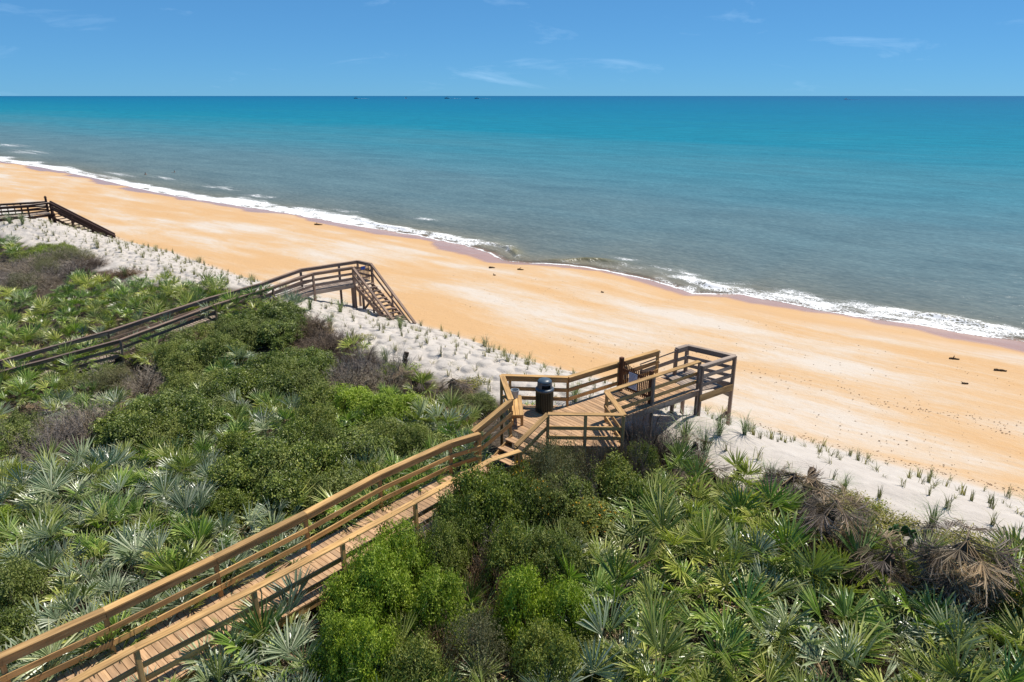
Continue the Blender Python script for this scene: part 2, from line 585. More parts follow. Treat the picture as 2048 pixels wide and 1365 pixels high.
# ------------------------------------------------------------------ sea
def make_sea():
    sl = graded(-60000, 60000, -4.0, 90, 0.16, 1.06)
    ql = np.concatenate([np.arange(-0.6, 9.0, 0.10), graded(9.0, 60000, 9.0, 20.0, 0.25, 1.09)])
    S, Q = np.meshgrid(sl, ql, indexing='ij'); S = S.ravel(); Q = Q.ravel()
    nw = water_n(S)
    N = nw + Q
    near = (Q < 80) & (S > -60) & (S < 500)
    Z = np.zeros_like(S)
    foam = np.zeros_like(S); shal = np.zeros_like(S)
    s = S[near]; q = Q[near]
    # a low breaker just off the water line, in separate lengths
    env = np.clip(0.05 + 0.5 * vnoise(s / 8.0, s * 0, 101) + 0.3 * vnoise(s / 3.0, s * 0, 102), 0, 1)
    for (u, v, ls) in [(1040, 500, 2.6), (1180, 522, 3.0), (1430, 572, 1.8), (1870, 648, 1.6), (10, 290, 10)]:
        ps, pn = sn(at(u, v, 0.0))
        env = np.maximum(env, np.exp(-((s - ps) / ls) ** 2) * (0.8 + 0.12 * vnoise(s / 1.6, s * 0, 104)))
    qc = 2.3 + 1.1 * vnoise(s / 7.0, s * 0, 103) + 0.35 * vnoise(s / 1.4, s * 0, 109)
    d = q - qc
    crest = np.exp(-np.where(d > 0, (d / 1.1) ** 2, (d / 0.30) ** 2))
    z = 0.42 * env * crest
    # swell behind it
    for k, (qq, a, w) in enumerate([(8.0, 0.10, 1.4), (15.0, 0.12, 2.0), (24.0, 0.11, 2.8), (36, 0.1, 3.5), (50, 0.1, 4)]):
        sh = qq + 1.2 * vnoise(s / 9.0, s * 0, 110 + k)
        e = np.clip(0.5 + 0.8 * vnoise(s / 12.0, s * 0, 120 + k), 0, 1)
        z = z + a * e * np.exp(-((q - sh) / w) ** 2)
    z = z + (0.035 * fbm(s / 1.6, q / 0.9, 131, 3)) * sstep(0.5, 4, q)
    z = z + 0.02 * sstep(-0.3, 0.2, q) + 0.02 * q.clip(0, 1)
    Z[near] = z
    # foam: a thin lip on the sand, the broken front, and lace behind
    lip = np.exp(-((q - 0.12) / 0.16) ** 2) * (0.75 + 0.4 * vnoise(s / 1.1, s * 0, 141))
    front = np.exp(-np.where(d > 0, (d / 1.3) ** 2, ((d) / 0.95) ** 2)) * (0.30 + 0.62 * np.clip(0.25 + 0.9 * vnoise(s / 3.5, s * 0, 142) + 0.45 * vnoise(s / 1.0, q / 0.8, 146), 0, 1)) * (0.85 + 0.35 * sstep(35, 80, s))
    wide = np.clip(0.1 + 0.85 * vnoise(s / 6.0, s * 0, 143), 0, 1)
    wash = sstep(-0.1, 0.3, q) * (1 - sstep(1.2, (2.6 + 3.2 * wide) * (1 + 0.7 * sstep(40, 110, s)), q)) * (0.26 + 0.32 * wide + 0.26 * vnoise(s / 1.3, q / 0.6, 147))
    far = np.zeros_like(q)
    for (u, v, ls, lq) in [(440, 376, 7.5, 0.9), (520, 394, 5, 0.8), (330, 357, 6, 0.9), (235, 349, 9, 1.0), (1380, 548, 2.0, 0.5), (1450, 570, 2.2, 0.7), (1600, 590, 2.8, 0.8),
                           (1330, 538, 1.8, 0.4), (850, 440, 2.5, 0.6), (690, 425, 4.0, 0.8), (20, 292, 14, 2.6), (1920, 640, 2.2, 0.6), (1250, 520, 2, .4), (60, 305, 14, 2.5)]:
        P = at(u, v, 0.0); ps, pn = sn(P); pq = pn - float(water_n(np.array([ps]))[0])
        far = np.maximum(far, 0.47 * np.exp(-((s - ps) / ls) ** 2 - ((q - pq) / (lq * 1.7)) ** 2) * (0.75 + 0.5 * vnoise(s / 1.5, q / 0.4, 148)))
    leftmore = sstep(30, 80, s)
    wash = wash * (1 + 0.8 * leftmore)
    mid_s0 = sn(at(1330, 560, 0))[0]; mid_s1 = sn(at(960, 495, 0))[0]
    calm = sstep(mid_s0 - 1.5, mid_s0 + 1.0, s) * (1 - sstep(mid_s1 - 1.0, mid_s1 + 2.0, s))
    front = front * (1 - 0.50 * calm); wash = wash * (1 - 0.55 * calm)
    foam[near] = np.clip(np.maximum.reduce([lip, front, wash, far]), 0, 1.2)
    shal[near] = np.exp(-np.clip(q, 0, None) / 3.0)
    ridge = np.zeros_like(S); ridge[near] = env * crest
    X = S * SDIR[0] + N * NDIR[0]; Y = S * SDIR[1] + N * NDIR[1]
    t = NT('sea_water')
    geo = t.n('ShaderNodeNewGeometry').outputs['Position']
    ang = math.atan2(SDIR[1], SDIR[0])
    al = t.mapping(geo, (1, 1, 1), (0, 0, -ang))
    # colour by depth of water (distance from the shore), broken by drifting bands
    dist = t.attr('offshore')
    bands = t.noise(t.mapping(al, (0.004, 0.016, 1)), 1.0, 5, 0.6, 0.4)
    dd = t.math('ADD', dist, t.math('MULTIPLY', t.math('SUBTRACT', bands, 0.5), 0.14), clamp=True)
    deep = t.ramp(dd, [(0.0, (0.160, 0.160, 0.120)), (0.14, (0.122, 0.162, 0.158)), (0.26, (0.092, 0.176, 0.200)), (0.36, (0.046, 0.186, 0.236)),
                       (0.45, (0.006, 0.176, 0.250)), (0.58, (0.0005, 0.146, 0.246)), (0.80, (0.0003, 0.112, 0.232)), (1.0, (0.0002, 0.098, 0.220))])
    deep = t.mix(t.math('MULTIPLY', t.attr('shallow'), 0.8), deep, (0.215, 0.165, 0.10))
    deep = t.mix(t.math('MULTIPLY', t.attr('crest'), 0.95, clamp=True), deep, (0.165, 0.145, 0.06))
    chop = t.math('MULTIPLY', t.math('ADD', t.noise(t.mapping(al, (0.42, 1.15, 1)), 1.0, 5, 0.68, 0.4), t.noise(t.mapping(al, (0.06, 0.15, 1)), 1.0, 4, 0.6, 0.5)), 0.5)
    deep = t.mix(1.0, deep, t.ramp(chop, [(0.34, (0.72, 0.76, 0.79)), (0.66, (1.26, 1.22, 1.19))]), 'MULTIPLY')  # light and dark of the wavelets painted into the water colour
    fine = t.noise(t.mapping(al, (1.3, 3.2, 1)), 1.0, 4, 0.7, 0.3)
    deep = t.mix(1.0, deep, t.ramp(fine, [(0.36, (0.80, 0.83, 0.85)), (0.52, (1.0, 1.0, 1.0)), (0.68, (1.28, 1.25, 1.24))]), 'MULTIPLY')  # fine ripple glints, painted as lighter and darker water
    # foam lace
    dens = t.attr('foam')
    wrp = t.n('ShaderNodeVectorMath', operation='ADD')
    nn = t.n('ShaderNodeTexNoise'); nn.inputs['Scale'].default_value = 1.6; nn.inputs['Detail'].default_value = 4
    t.l(geo, nn.inputs['Vector'])
    scl = t.n('ShaderNodeVectorMath', operation='SCALE'); scl.inputs['Scale'].default_value = 0.55
    t.l(nn.outputs['Color'], scl.inputs[0]); t.l(geo, wrp.inputs[0]); t.l(scl.outputs[0], wrp.inputs[1])
    wal = t.mapping(wrp.outputs[0], (1, 1, 1), (0, 0, -ang))
    vor = t.n('ShaderNodeTexVoronoi', feature='DISTANCE_TO_EDGE'); vor.inputs['Scale'].default_value = 1.0
    t.l(t.mapping(wal, (1.6, 2.9, 1)), vor.inputs['Vector'])
    vor2 = t.n('ShaderNodeTexVoronoi', feature='DISTANCE_TO_EDGE'); vor2.inputs['Scale'].default_value = 1.0
    t.l(t.mapping(wal, (4.2, 7.0, 1)), vor2.inputs['Vector'])
    lace = t.math('MINIMUM', vor.outputs['Distance'], t.math('MULTIPLY', vor2.outputs['Distance'], 1.3))
    mass = t.noise(t.mapping(wal, (1.0, 1.8, 1)), 1.0, 5, 0.65)
    # lace lines thicken and merge as the density rises
    thr = t.math('MULTIPLY', t.math('POWER', dens, 1.7), 0.50)
    thr = t.math('MULTIPLY', thr, t.math('ADD', 0.35, t.math('MULTIPLY', mass, 1.25)))
    f1 = t.math('MULTIPLY', t.math('SUBTRACT', thr, lace), 14.0, clamp=True)
    f2 = t.math('MULTIPLY', t.math('SUBTRACT', t.math('ADD', dens, t.math('MULTIPLY', mass, 1.1)), 1.38), 7.0, clamp=True)
    ff = t.math('MAXIMUM', f1, f2)
    bw = t.noise(t.mapping(al, (0.7, 1.5, 1)), 1.0, 5, 0.65, 0.4)
    bw2 = t.noise(t.mapping(al, (0.06, 0.22, 1)), 1.0, 3, 0.55, 0.4)
    hh = t.math('ADD', bw, t.math('MULTIPLY', bw2, 1.6))
    nrm = t.bump(hh, 0.55, 0.30)
    dif = t.n('ShaderNodeBsdfDiffuse'); t.l(deep, dif.inputs['Color']); t.l(nrm, dif.inputs['Normal'])
    gl = t.n('ShaderNodeBsdfGlossy'); gl.inputs['Roughness'].default_value = 0.22; t.l(nrm, gl.inputs['Normal'])
    gl.inputs['Color'].default_value = (1, 1, 1, 1)
    fr = t.n('ShaderNodeFresnel'); fr.inputs['IOR'].default_value = 1.33; t.l(nrm, fr.inputs['Normal'])
    mx = t.n('ShaderNodeMixShader'); t.l(t.math('MINIMUM', fr.outputs[0], 0.10), mx.inputs[0])
    t.l(dif.outputs[0], mx.inputs[1]); t.l(gl.outputs[0], mx.inputs[2])
    fm = t.principled((0.80, 0.79, 0.77), 0.9, 0.1, t.bump(mass, 0.5, 0.08))
    m2 = t.n('ShaderNodeMixShader'); t.l(ff, m2.inputs[0]); t.l(mx.outputs[0], m2.inputs[1]); t.l(fm, m2.inputs[2])
    # the swash thins out over the sand
    thin = t.attr('thin')
    tp = t.n('ShaderNodeBsdfTransparent')
    m3 = t.n('ShaderNodeMixShader')
    t.l(t.math('MULTIPLY', thin, t.math('SUBTRACT', 1.0, ff), clamp=True), m3.inputs[0])
    t.l(m2.outputs[0], m3.inputs[1]); t.l(tp.outputs[0], m3.inputs[2])
    mat = t.done(m3.outputs[0])
    off = np.log10(np.clip(Q, 0, 20000) / 6.0 + 1) / math.log10(20000 / 6.0)
    thin = (1 - sstep(0.0, 1.6, Q)) * 0.8
    F = grid_faces(len(sl), len(ql))
    me = np_mesh('sea', np.stack([X, Y, Z], 1), F, mat, {'foam': foam, 'shallow': shal, 'offshore': off, 'thin': thin, 'crest': ridge}, True)
    o = add('sea', me)
    tag(o, 'blue green ocean with foam along the beach', 'sea', kind='structure')


make_sea()

# ------------------------------------------------------------------ timber boardwalks
RND = random.Random(11)


def frame(p0, p1, up=Vector((0, 0, 1))):
    x = (Vector(p1) - Vector(p0)).normalized()
    y = up.cross(x)
    if y.length < 1e-4: y = Vector((0, 1, 0))
    y.normalize(); z = x.cross(y)
    M = Matrix((x, y, z)).transposed().to_4x4()
    M.translation = Vector(p0)
    return M


_beam_cache = {}


def beam_mesh(L, w, h, mat):
    """bar along local X from 0 to L, edges eased, centred on Y and Z"""
    key = (round(L, 3), round(w, 3), round(h, 3), mat.name)
    if key in _beam_cache: return _beam_cache[key]
    e = min(w, h) * 0.10
    prof = [(-w / 2 + e, -h / 2), (w / 2 - e, -h / 2), (w / 2, -h / 2 + e), (w / 2, h / 2 - e), (w / 2 - e, h / 2), (-w / 2 + e, h / 2), (-w / 2, h / 2 - e), (-w / 2, -h / 2 + e)]
    b = MB().rings([[(0, y, z) for y, z in prof], [(L, y, z) for y, z in prof]])
    me = b.mesh('beam', mat)
    _beam_cache[key] = me
    return me


def beam(name, parent, p0, p1, w, h, mat, up=Vector((0, 0, 1))):
    p0 = Vector(p0); p1 = Vector(p1)
    L = round((p1 - p0).length, 3)
    o = bpy.data.objects.new(name, beam_mesh(L, w, h, mat))
    return put(o, frame(p0, p1, up), parent)


def post(parent, x, y, z_top, mat, size=0.095, z_bot=None, ang=0.0, name='post'):
    if z_bot is None: z_bot = ground1(x, y) - 0.25
    up = Vector((math.cos(ang), math.sin(ang), 0))
    return beam(name, parent, (x, y, z_bot), (x, y, z_top), size, size, mat, up)


def planks(parent, a, b, width, z, mat, pitch=0.148, pw=0.138, poly=None, name='plank'):
    """planks laid across the line a -> b (plan), their tops at z (z may be a pair)"""
    a = Vector((a[0], a[1])); b = Vector((b[0], b[1]))
    d = (b - a); L = d.length; d.normalize(); nrm = Vector((d.y, -d.x))
    za, zb = z if isinstance(z, tuple) else (z, z)
    k = int(L / pitch)
    for i in range(k):
        t = (i + 0.5) * pitch
        c = a + d * t
        zz = za + (zb - za) * t / L - 0.02 + RND.uniform(-0.003, 0.003)
        lo, hi = -width / 2, width / 2
        if poly is not None:
            lo, hi = 1e9, -1e9
            m = len(poly)
            for j in range(m):
                p = Vector((poly[j][0], poly[j][1])); q = Vector((poly[(j + 1) % m][0], poly[(j + 1) % m][1]))
                fp = (p - c).dot(d); fq = (q - c).dot(d)
                if (fp > 0) != (fq > 0):
                    r = p + (q - p) * (fp / (fp - fq)); h = (r - c).dot(nrm)
                    lo = min(lo, h); hi = max(hi, h)
            if hi - lo < 0.12: continue
        else:
            lo -= RND.uniform(0, 0.012); hi += RND.uniform(0, 0.012)
        lo = round(lo, 2); hi = round(hi, 2)
        p0 = c + nrm * lo; p1 = c + nrm * hi
        beam(name, parent, (p0.x, p0.y, zz), (p1.x, p1.y, zz), pw, 0.038, mat)


def railing(parent, pts, inner, mats, cap_w=0.185, height=1.07, boards=((0.945, 0.15), (0.60, 0.135), (0.27, 0.135)), posts=None,
            post_size=0.095, cap=True, stub=None):
    """pts: (x, y, deck z) under the cap; inner = +1 when the walkway is on the right of the running direction"""
    mcap, mboard, mpost = mats
    for i in range(len(pts) - 1):
        a = Vector(pts[i]); b = Vector(pts[i + 1])
        d = (b - a); dh = Vector((d.x, d.y, 0)).normalized(); nr = Vector((dh.y, -dh.x, 0)) * inner
        ext = dh * 0.0
        if cap:
            e = d.normalized() * 0.03
            beam('cap_rail', parent, a + Vector((0, 0, height - 0.02)) - e * (i > 0), b + Vector((0, 0, height - 0.02 + 0.002 * (i % 2))), cap_w, 0.04, mcap)
        for (h, bh) in boards:
            beam('rail_board', parent, a + Vector((0, 0, h)) + nr * 0.050 + d.normalized() * 0.004, b + Vector((0, 0, h)) + nr * 0.050 - d.normalized() * 0.004, 0.036, bh, mboard)
    ps = posts if posts is not None else pts
    for p in ps:
        p = Vector(p)
        # direction of the nearest run, to sit the post outside the boards
        best = None
        for i in range(len(pts) - 1):
            a = Vector(pts[i]); b = Vector(pts[i + 1]); d = b - a
            t = max(0, min(1, (p - a).dot(d) / d.length_squared))
            q = (a + d * t - p).length
            if best is None or q < best[0] - 1e-6: best = (q, d)
        dh = Vector((best[1].x, best[1].y, 0)).normalized(); nr = Vector((dh.y, -dh.x, 0)) * inner
        c = p - nr * 0.020
        post(parent, c.x, c.y, p.z + height - 0.041, mpost, post_size, ang=math.atan2(dh.y, dh.x), z_bot=(p.z - stub if stub else None))


def stairs(parent, top, bot, width, nstep, mat, stringer=True, zt=None, zb=None, mst=None, tread_d=0.29):
    """open treads from the top edge centre down to the bottom centre (plan points), z from zt to zb"""
    a = Vector((top[0], top[1])); b = Vector((bot[0], bot[1])); d = b - a; L = d.length; d.normalize(); nr = Vector((d.y, -d.x))
    for i in range(1, nstep):
        t = L * (i - 0.5) / nstep
        z = zt + (zb - zt) * i / nstep
        for k in (-1, 1):
            c = a + d * (t + k * tread_d / 4)
            p0 = c + nr * (-width / 2); p1 = c + nr * (width / 2)
            beam('tread', parent, (p0.x, p0.y, z - 0.02), (p1.x, p1.y, z - 0.02), tread_d / 2 - 0.008, 0.038, mat)
    if stringer:
        for k in (-1, 1):
            p = a + nr * (k * (width / 2 - 0.05)); q = b + nr * (k * (width / 2 - 0.05))
            beam('stringer', parent, (p.x, p.y, zt - 0.20), (q.x, q.y, zb - 0.16), 0.045, 0.24, mst or mat)


def xy0(u, v, zcap, zd):
    p = at(u, v, zcap); return Vector((p.x, p.y, zd))


CAPH = 1.07
TWO = ((0.57, 0.12), (0.25, 0.12))
# ---------------------------------------------------------------- near boardwalk
D1, DW = 5.5, 4.8
GOLD = (WOOD_GOLD, WOOD_GOLD, WOOD_GOLD)
bw1 = thing('boardwalk', (at(1088, 826, D1).x, at(1088, 826, D1).y, ground1(1.2, 20.0)),
            'golden timber boardwalk running from lower left to the platform with the trash can', 'boardwalk')
cw = DW + CAPH
Lp = [xy0(u, v, cw, DW) for u, v in ((208, 1219), (430, 1113), (610, 1025), (759, 946), (901, 883))]
Rp = [xy0(u, v, cw, DW) for u, v in ((270, 1295), (506, 1177), (683, 1083), (829, 1003), (981, 920))]
dL = (Lp[-1] - Lp[0]).normalized()
ext = [Lp[0] - dL * k for k in (5.2, 2.5)]; extR = [Rp[0] - dL * k for k in (5.4, 2.5)]
# nearest point on screen edge keeps the photographed line
ext[1] = xy0(0, 1311, cw, DW); ext[0] = ext[1] - dL * 3.0
extR[1] = xy0(60, 1410, cw, DW); extR[0] = extR[1] - dL * 3.0
L_end = xy0(959, 866, cw, DW); R_end = xy0(1040, 901, cw, DW)
railing(bw1, ext + Lp + [L_end], 1, GOLD)
railing(bw1, extR + Rp + [R_end], -1, GOLD, boards=TWO)
cl0 = (ext[0] + extR[0]) / 2; cl1 = (Lp[-1] + Rp[-1]) / 2
dcl = Vector(((cl1 - cl0).x, (cl1 - cl0).y)).normalized()
wn = Vector((dcl.y, -dcl.x))
width1 = abs(Vector(((Rp[2] - Lp[2]).x, (Rp[2] - Lp[2]).y)).dot(wn)) + 0.16
planks(bw1, cl0, cl1, width1, DW, WOOD_DECK)
cap_ = at(1004, 750, D1 + CAPH)


def lp(u, v, z=D1): return xy0(u, v, z + CAPH, z)


A_, PA, K_, G2, G_, B_ = lp(1004, 750), lp(1022, 799), lp(1096, 827), lp(1247, 829), lp(1213, 783), lp(1136, 754)
C_, F_ = lp(1317, 700), lp(1399, 722)
D_, E_ = lp(1376, 690), lp(1470, 711)
f2 = lp(1403, 732)
stair_top = (PA + K_) / 2
stair_bot = Vector((((L_end + R_end) / 2).x, ((L_end + R_end) / 2).y, DW))
sd2 = Vector(((stair_top - stair_bot).x, (stair_top - stair_bot).y)).normalized()
stair_bot2 = Vector((stair_top.x, stair_top.y, DW)) - Vector((sd2.x, sd2.y, 0)) * 1.28
turn = [Lp[-1], L_end, R_end, Rp[-1]]
planks(bw1, cl1, (stair_bot2.x, stair_bot2.y), 1.6, DW, WOOD_DECK)
for side in (Lp, Rp):
    s_ = -1 if side is Lp else 1
    o0 = (ext if side is Lp else extR)[0]
    beam('joist', bw1, o0 + Vector((wn.x, wn.y, 0)) * 0.05 * s_ + Vector((0, 0, -0.14)), side[-1] + Vector((wn.x, wn.y, 0)) * 0.05 * s_ + Vector((0, 0, -0.14)), 0.042, 0.19, WOOD_GOLD)
stairs(bw1, stair_top, stair_bot2, 1.45, 4, WOOD_DECK, True, D1, DW, WOOD_GOLD, 0.32)
# sloping stair rails
st_l0 = xy0(945, 862, DW + 1.10, DW); st_r0 = xy0(1032, 893, DW + 1.02, DW)
railing(bw1, [Vector((st_l0.x, st_l0.y, DW + 0.03)), PA], 1, GOLD, posts=[])
railing(bw1, [Vector((st_r0.x, st_r0.y, DW - 0.02)), K_], -1, GOLD, posts=[Vector((st_r0.x, st_r0.y, DW - 0.02))], boards=TWO[:1])
# landing
poly = [A_, PA, K_, G2, G_, B_]
c0 = (PA + K_) / 2; c1 = (B_ + G_) / 2
dirl = Vector(((c1 - c0).x, (c1 - c0).y)).normalized()
cen = (A_ + G2) / 2
planks(bw1, (cen.x - dirl.x * 2.4, cen.y - dirl.y * 2.4), (cen.x + dirl.x * 2.4, cen.y + dirl.y * 2.4), 3, D1, WOOD_DECK, poly=poly)
railing(bw1, [PA, A_, B_], 1, GOLD, posts=[PA, A_, A_ + (B_ - A_) * 0.12, B_])
railing(bw1, [K_, G2, G_], -1, GOLD, posts=[K_, G2, K_ + (G2 - K_) * 0.5, G_], boards=TWO)
for p, q in ((PA, A_), (A_, B_), (K_, G2), (G2, G_)):
    m = (p + q) / 2; o_ = Vector((m.x - cen.x, m.y - cen.y, 0)).normalized() * 0.03
    beam('fascia', bw1, p + o_ + Vector((0, 0, -0.15)), q + o_ + Vector((0, 0, -0.15)), 0.042, 0.21, WOOD_GOLD)
# walkway to the gate and past it
railing(bw1, [B_, C_], 1, GOLD, posts=[B_ + (C_ - B_) * 0.55, C_])
railing(bw1, [G_, F_], -1, (WOOD_GOLD, WOOD_GOLD, WOOD_GREY), posts=[G_ + (F_ - G_) * 0.48, F_], boards=TWO)
gp = (C_ + F_) / 2; g0 = (B_ + G_) / 2
gd = (gp - g0).normalized(); gn = Vector((gd.y, -gd.x, 0))
w2 = abs((G_ - B_).dot(gn)) + 0.14
planks(bw1, (g0.x - gd.x * 0.15, g0.y - gd.y * 0.15), gp, w2, D1 - 0.004, WOOD_DECK)
beam('fascia', bw1, G_ + gn * 0.055 + Vector((0, 0, -0.15)), F_ + gn * 0.055 + Vector((0, 0, -0.15)), 0.042, 0.21, WOOD_GREY)
beam('fascia', bw1, B_ - gn * 0.055 + Vector((0, 0, -0.15)), C_ - gn * 0.055 + Vector((0, 0, -0.15)), 0.042, 0.21, WOOD_GOLD)
# older grey end section, with the steps down to the beach on its far side
GREYS = (WOOD_GREY, WOOD_GREY, WOOD_BROWN)
J_ = D_ - gd * 0.62
railing(bw1, [J_, D_, E_], 1, GREYS, posts=[J_, D_, E_], post_size=0.12)
railing(bw1, [f2, E_], -1, GREYS, posts=[f2 + gd * 0.06])
ec = (D_ + E_) / 2
gpw = gp + gd * 0.02
planks(bw1, gpw, ec, abs((E_ - D_).dot(gn)) + 0.10, D1 - 0.008, WOOD_GREY)
beam('fascia', bw1, f2 + gn * 0.05 + Vector((0, 0, -0.16)), E_ + gn * 0.05 + Vector((0, 0, -0.16)), 0.045, 0.26, WOOD_GOLD)
beam('fascia', bw1, D_ + gd * 0.05 + Vector((0, 0, -0.16)), E_ + gd * 0.05 + Vector((0, 0, -0.16)), 0.045, 0.26, WOOD_GREY)
beam('brace', bw1, E_ + Vector((0, 0, -1.25)) - gn * 0.1, E_ - gd * 1.2 - gn * 0.1 + Vector((0, 0, -1.65)), 0.05, 0.16, WOOD_BROWN)
beam('brace', bw1, E_ + Vector((0, 0, -0.5)) - gn * 0.05 , E_ - gn * 0.9 + Vector((0, 0, -0.42)), 0.05, 0.18, WOOD_GREY)
# beach steps
q0 = (C_ + J_) / 2 + gd * 0.03; sdn = -gn
sb = q0 + sdn * 1.75
stairs(bw1, q0, sb, (J_ - C_).length - 0.04, 6, WOOD_GREY, True, D1, D1 - 1.05, WOOD_GREY)
for p in (C_ + gd * 0.08, J_ - gd * 0.05):
    a = p + Vector((0, 0, CAPH - 0.12)); b = p + sdn * 1.7 + Vector((0, 0, CAPH - 1.15))
    beam('hand_rail', bw1, a, b, 0.12, 0.045, WOOD_GREY)
    beam('hand_rail', bw1, a - Vector((0, 0, 0.36)), b - Vector((0, 0, 0.36)), 0.04, 0.14, WOOD_GREY)
    post(bw1, (p + sdn * 1.66).x, (p + sdn * 1.66).y, b.z - 0.05, WOOD_GREY)

# gate across the walkway, with a scalloped row of pickets
gl = xy0(1241, 718, D1 + CAPH + 0.12, D1); gl = B_ + gd * (gl - B_).dot(gd) + gn * 0.12
gr = gl + gn * (w2 - 0.40)
post(bw1, gl.x, gl.y, D1 + 1.26, WOOD_GATE, 0.14, D1 - 0.3, math.atan2(gd.y, gd.x), 'gate_post')
post(bw1, gr.x, gr.y, D1 + 1.20, WOOD_GATE, 0.12, D1 - 0.3, math.atan2(gd.y, gd.x), 'gate_post')
ga = gl + gn * 0.085; gb = gr - gn * 0.075
glen = (gb - ga).length
MG = frame(ga, gb)
gate = put(bpy.data.objects.new('gate', MB().box((glen / 2, 0, 0.84), (glen, 0.04, 0.09)).mesh('gate', WOOD_GATE)), MG, bw1)
put(bpy.data.objects.new('lower_bar', MB().box((glen / 2, 0, 0.22), (glen, 0.04, 0.09)).mesh('bar', WOOD_GATE)), MG.copy(), gate)
npk = 15
for i in range(npk):
    t = (i + 0.5) / npk
    top = 1.16 - 0.17 * math.sin(math.pi * t)
    beam('picket', gate, MG @ Vector((t * glen, 0.032, 0.08)), MG @ Vector((t * glen, 0.032, top)), 0.045, 0.02, WOOD_GATE, MG.to_3x3() @ Vector((0, 1, 0)))
# notice on the gate
SIGN_W = mat_plain('pale_grey_sign_panel', (0.55, 0.60, 0.68), 0.4, 0.4, 0.04)
SIGN_T = mat_plain('blue_grey_lettering', (0.16, 0.21, 0.36), 0.5, 0.3, 0.05)
MS = MG @ Matrix.Translation((glen * 0.42, -0.028, 0.56))
sign = put(bpy.data.objects.new('sign', MB().box((0, 0, 0), (0.40, 0.008, 0.60)).mesh('sign', SIGN_W)), MS)
tag(sign, 'pale rectangular notice of small blue lines fixed to the picket gate', 'sign')
for i in range(11):
    w = 0.33 - 0.10 * ((i * 7) % 4) / 4
    tx = MB()
    x = -0.165
    while x < -0.165 + w:
        ln = RND.uniform(0.02, 0.06); tx.box((x + ln / 2, -0.0062, 0.25 - i * 0.048), (ln, 0.003, 0.022)); x += ln + 0.012
    put(bpy.data.objects.new('text_line', tx.mesh('text_line', SIGN_T)), MS.copy(), sign)

# ---------------------------------------------------------------- bench, bucket, trash can on the landing
zb_ = D1 + 0.46
b_nl, b_nr, b_fr, b_fl = at(1023, 834, zb_), at(1047, 827, zb_), at(1037, 789, zb_), at(1025, 792, zb_)
bn = (b_nl + b_nr) / 2; bf = (b_fl + b_fr) / 2
bdir = (bf - bn).normalized(); bside = Vector((bdir.y, -bdir.x, 0))
bw_ = 0.40
bench = thing('bench', (bn.x, bn.y, D1), 'plain timber bench with plank seat along the landing rail', 'bench')
Lb = (bf - bn).length
for i in range(3):
    o_ = bside * ((i - 1) * (bw_ / 3))
    beam('seat_slat', bench, bn + o_ - Vector((0, 0, 0.02)), bf + o_ - Vector((0, 0, 0.02)), bw_ / 3 - 0.012, 0.04, WOOD_GOLD)
for t in (0.10, 0.88):
    c = bn + bdir * (Lb * t)
    beam('crosspiece', bench, c - bside * 0.19 - Vector((0, 0, 0.115)), c + bside * 0.19 - Vector((0, 0, 0.115)), 0.04, 0.14, WOOD_GOLD)
    for k in (-1, 1):
        p = c + bside * (0.15 * k) + bdir * 0.042
        beam('leg', bench, (p.x, p.y, D1), (p.x, p.y, zb_ - 0.042), 0.09, 0.04, WOOD_GOLD, bdir)

BUCKET = mat_plain('grey_plastic', (0.36, 0.40, 0.42), 0.45, 0.4, 0.06)
bp_ = bn + bdir * (Lb - 0.20) - bside * 0.03
bucket = thing('bucket', (bp_.x, bp_.y, zb_), 'small grey bucket standing on the far end of the bench', 'bucket')
put(bpy.data.objects.new('shell', MB().lathe([(0.105, 0.0), (0.135, 0.25), (0.145, 0.25), (0.145, 0.28), (0.130, 0.28), (0.10, 0.015)], 20, cap0=True, cap1=True).mesh('bucket_shell', BUCKET)),
    Matrix.Translation((bp_.x, bp_.y, zb_ + 0.001)), bucket)
hd = MB().tube([(0.14 * math.cos(a), 0.05 * math.sin(a) + 0.06, 0.25 - 0.10 * math.sin(a)) for a in np.linspace(0.05, math.pi - 0.05, 9)], 0.006, 5)
put(bpy.data.objects.new('handle', hd.mesh('bucket_handle', BUCKET)), Matrix.Translation((bp_.x, bp_.y - 0.09, zb_ + 0.01)), bucket)

CAN_G = mat_plain('dark_green_painted_steel', (0.010, 0.022, 0.017), 0.4, 0.5, 0.15)
CAN_L = mat_plain('slate_blue_plastic_lid', (0.060, 0.085, 0.110), 0.38, 0.5, 0.08)
CAN_B = mat_plain('black_liner_and_opening', (0.006, 0.006, 0.007), 0.7, 0.2, 0.1)
tcp = at(1088.5, 822, D1)
MT = Matrix.Translation((tcp.x, tcp.y, D1)) @ Matrix.Rotation(-math.pi / 2 + 0.22, 4, 'Z')      # local +X looks to the camera
can = thing('trash_can', tcp, 'dark green slatted trash can with grey blue domed lid on the landing', 'trash can', M=MT)
put(bpy.data.objects.new('liner', MB().lathe([(0.25, 0.05), (0.265, 0.76)], 24).mesh('liner', CAN_B)), MT, can)
ns = 30
sm = MB(); sm.box((0, 0, 0), (0.012, 0.036, 0.70)); slat_me = sm.mesh('slat', CAN_G)
for i in range(ns):
    a = 2 * math.pi * i / ns
    put(bpy.data.objects.new('slat', slat_me), MT @ Matrix.Rotation(a, 4, 'Z') @ Matrix.Translation((0.293, 0, 0.405)), can)
for z, nm in ((0.065, 'base_ring'), (0.745, 'top_ring')):
    put(bpy.data.objects.new(nm, MB().lathe([(0.284, z - 0.02), (0.305, z - 0.02), (0.305, z + 0.02), (0.284, z + 0.02)], 28).mesh(nm, CAN_G)), MT, can)
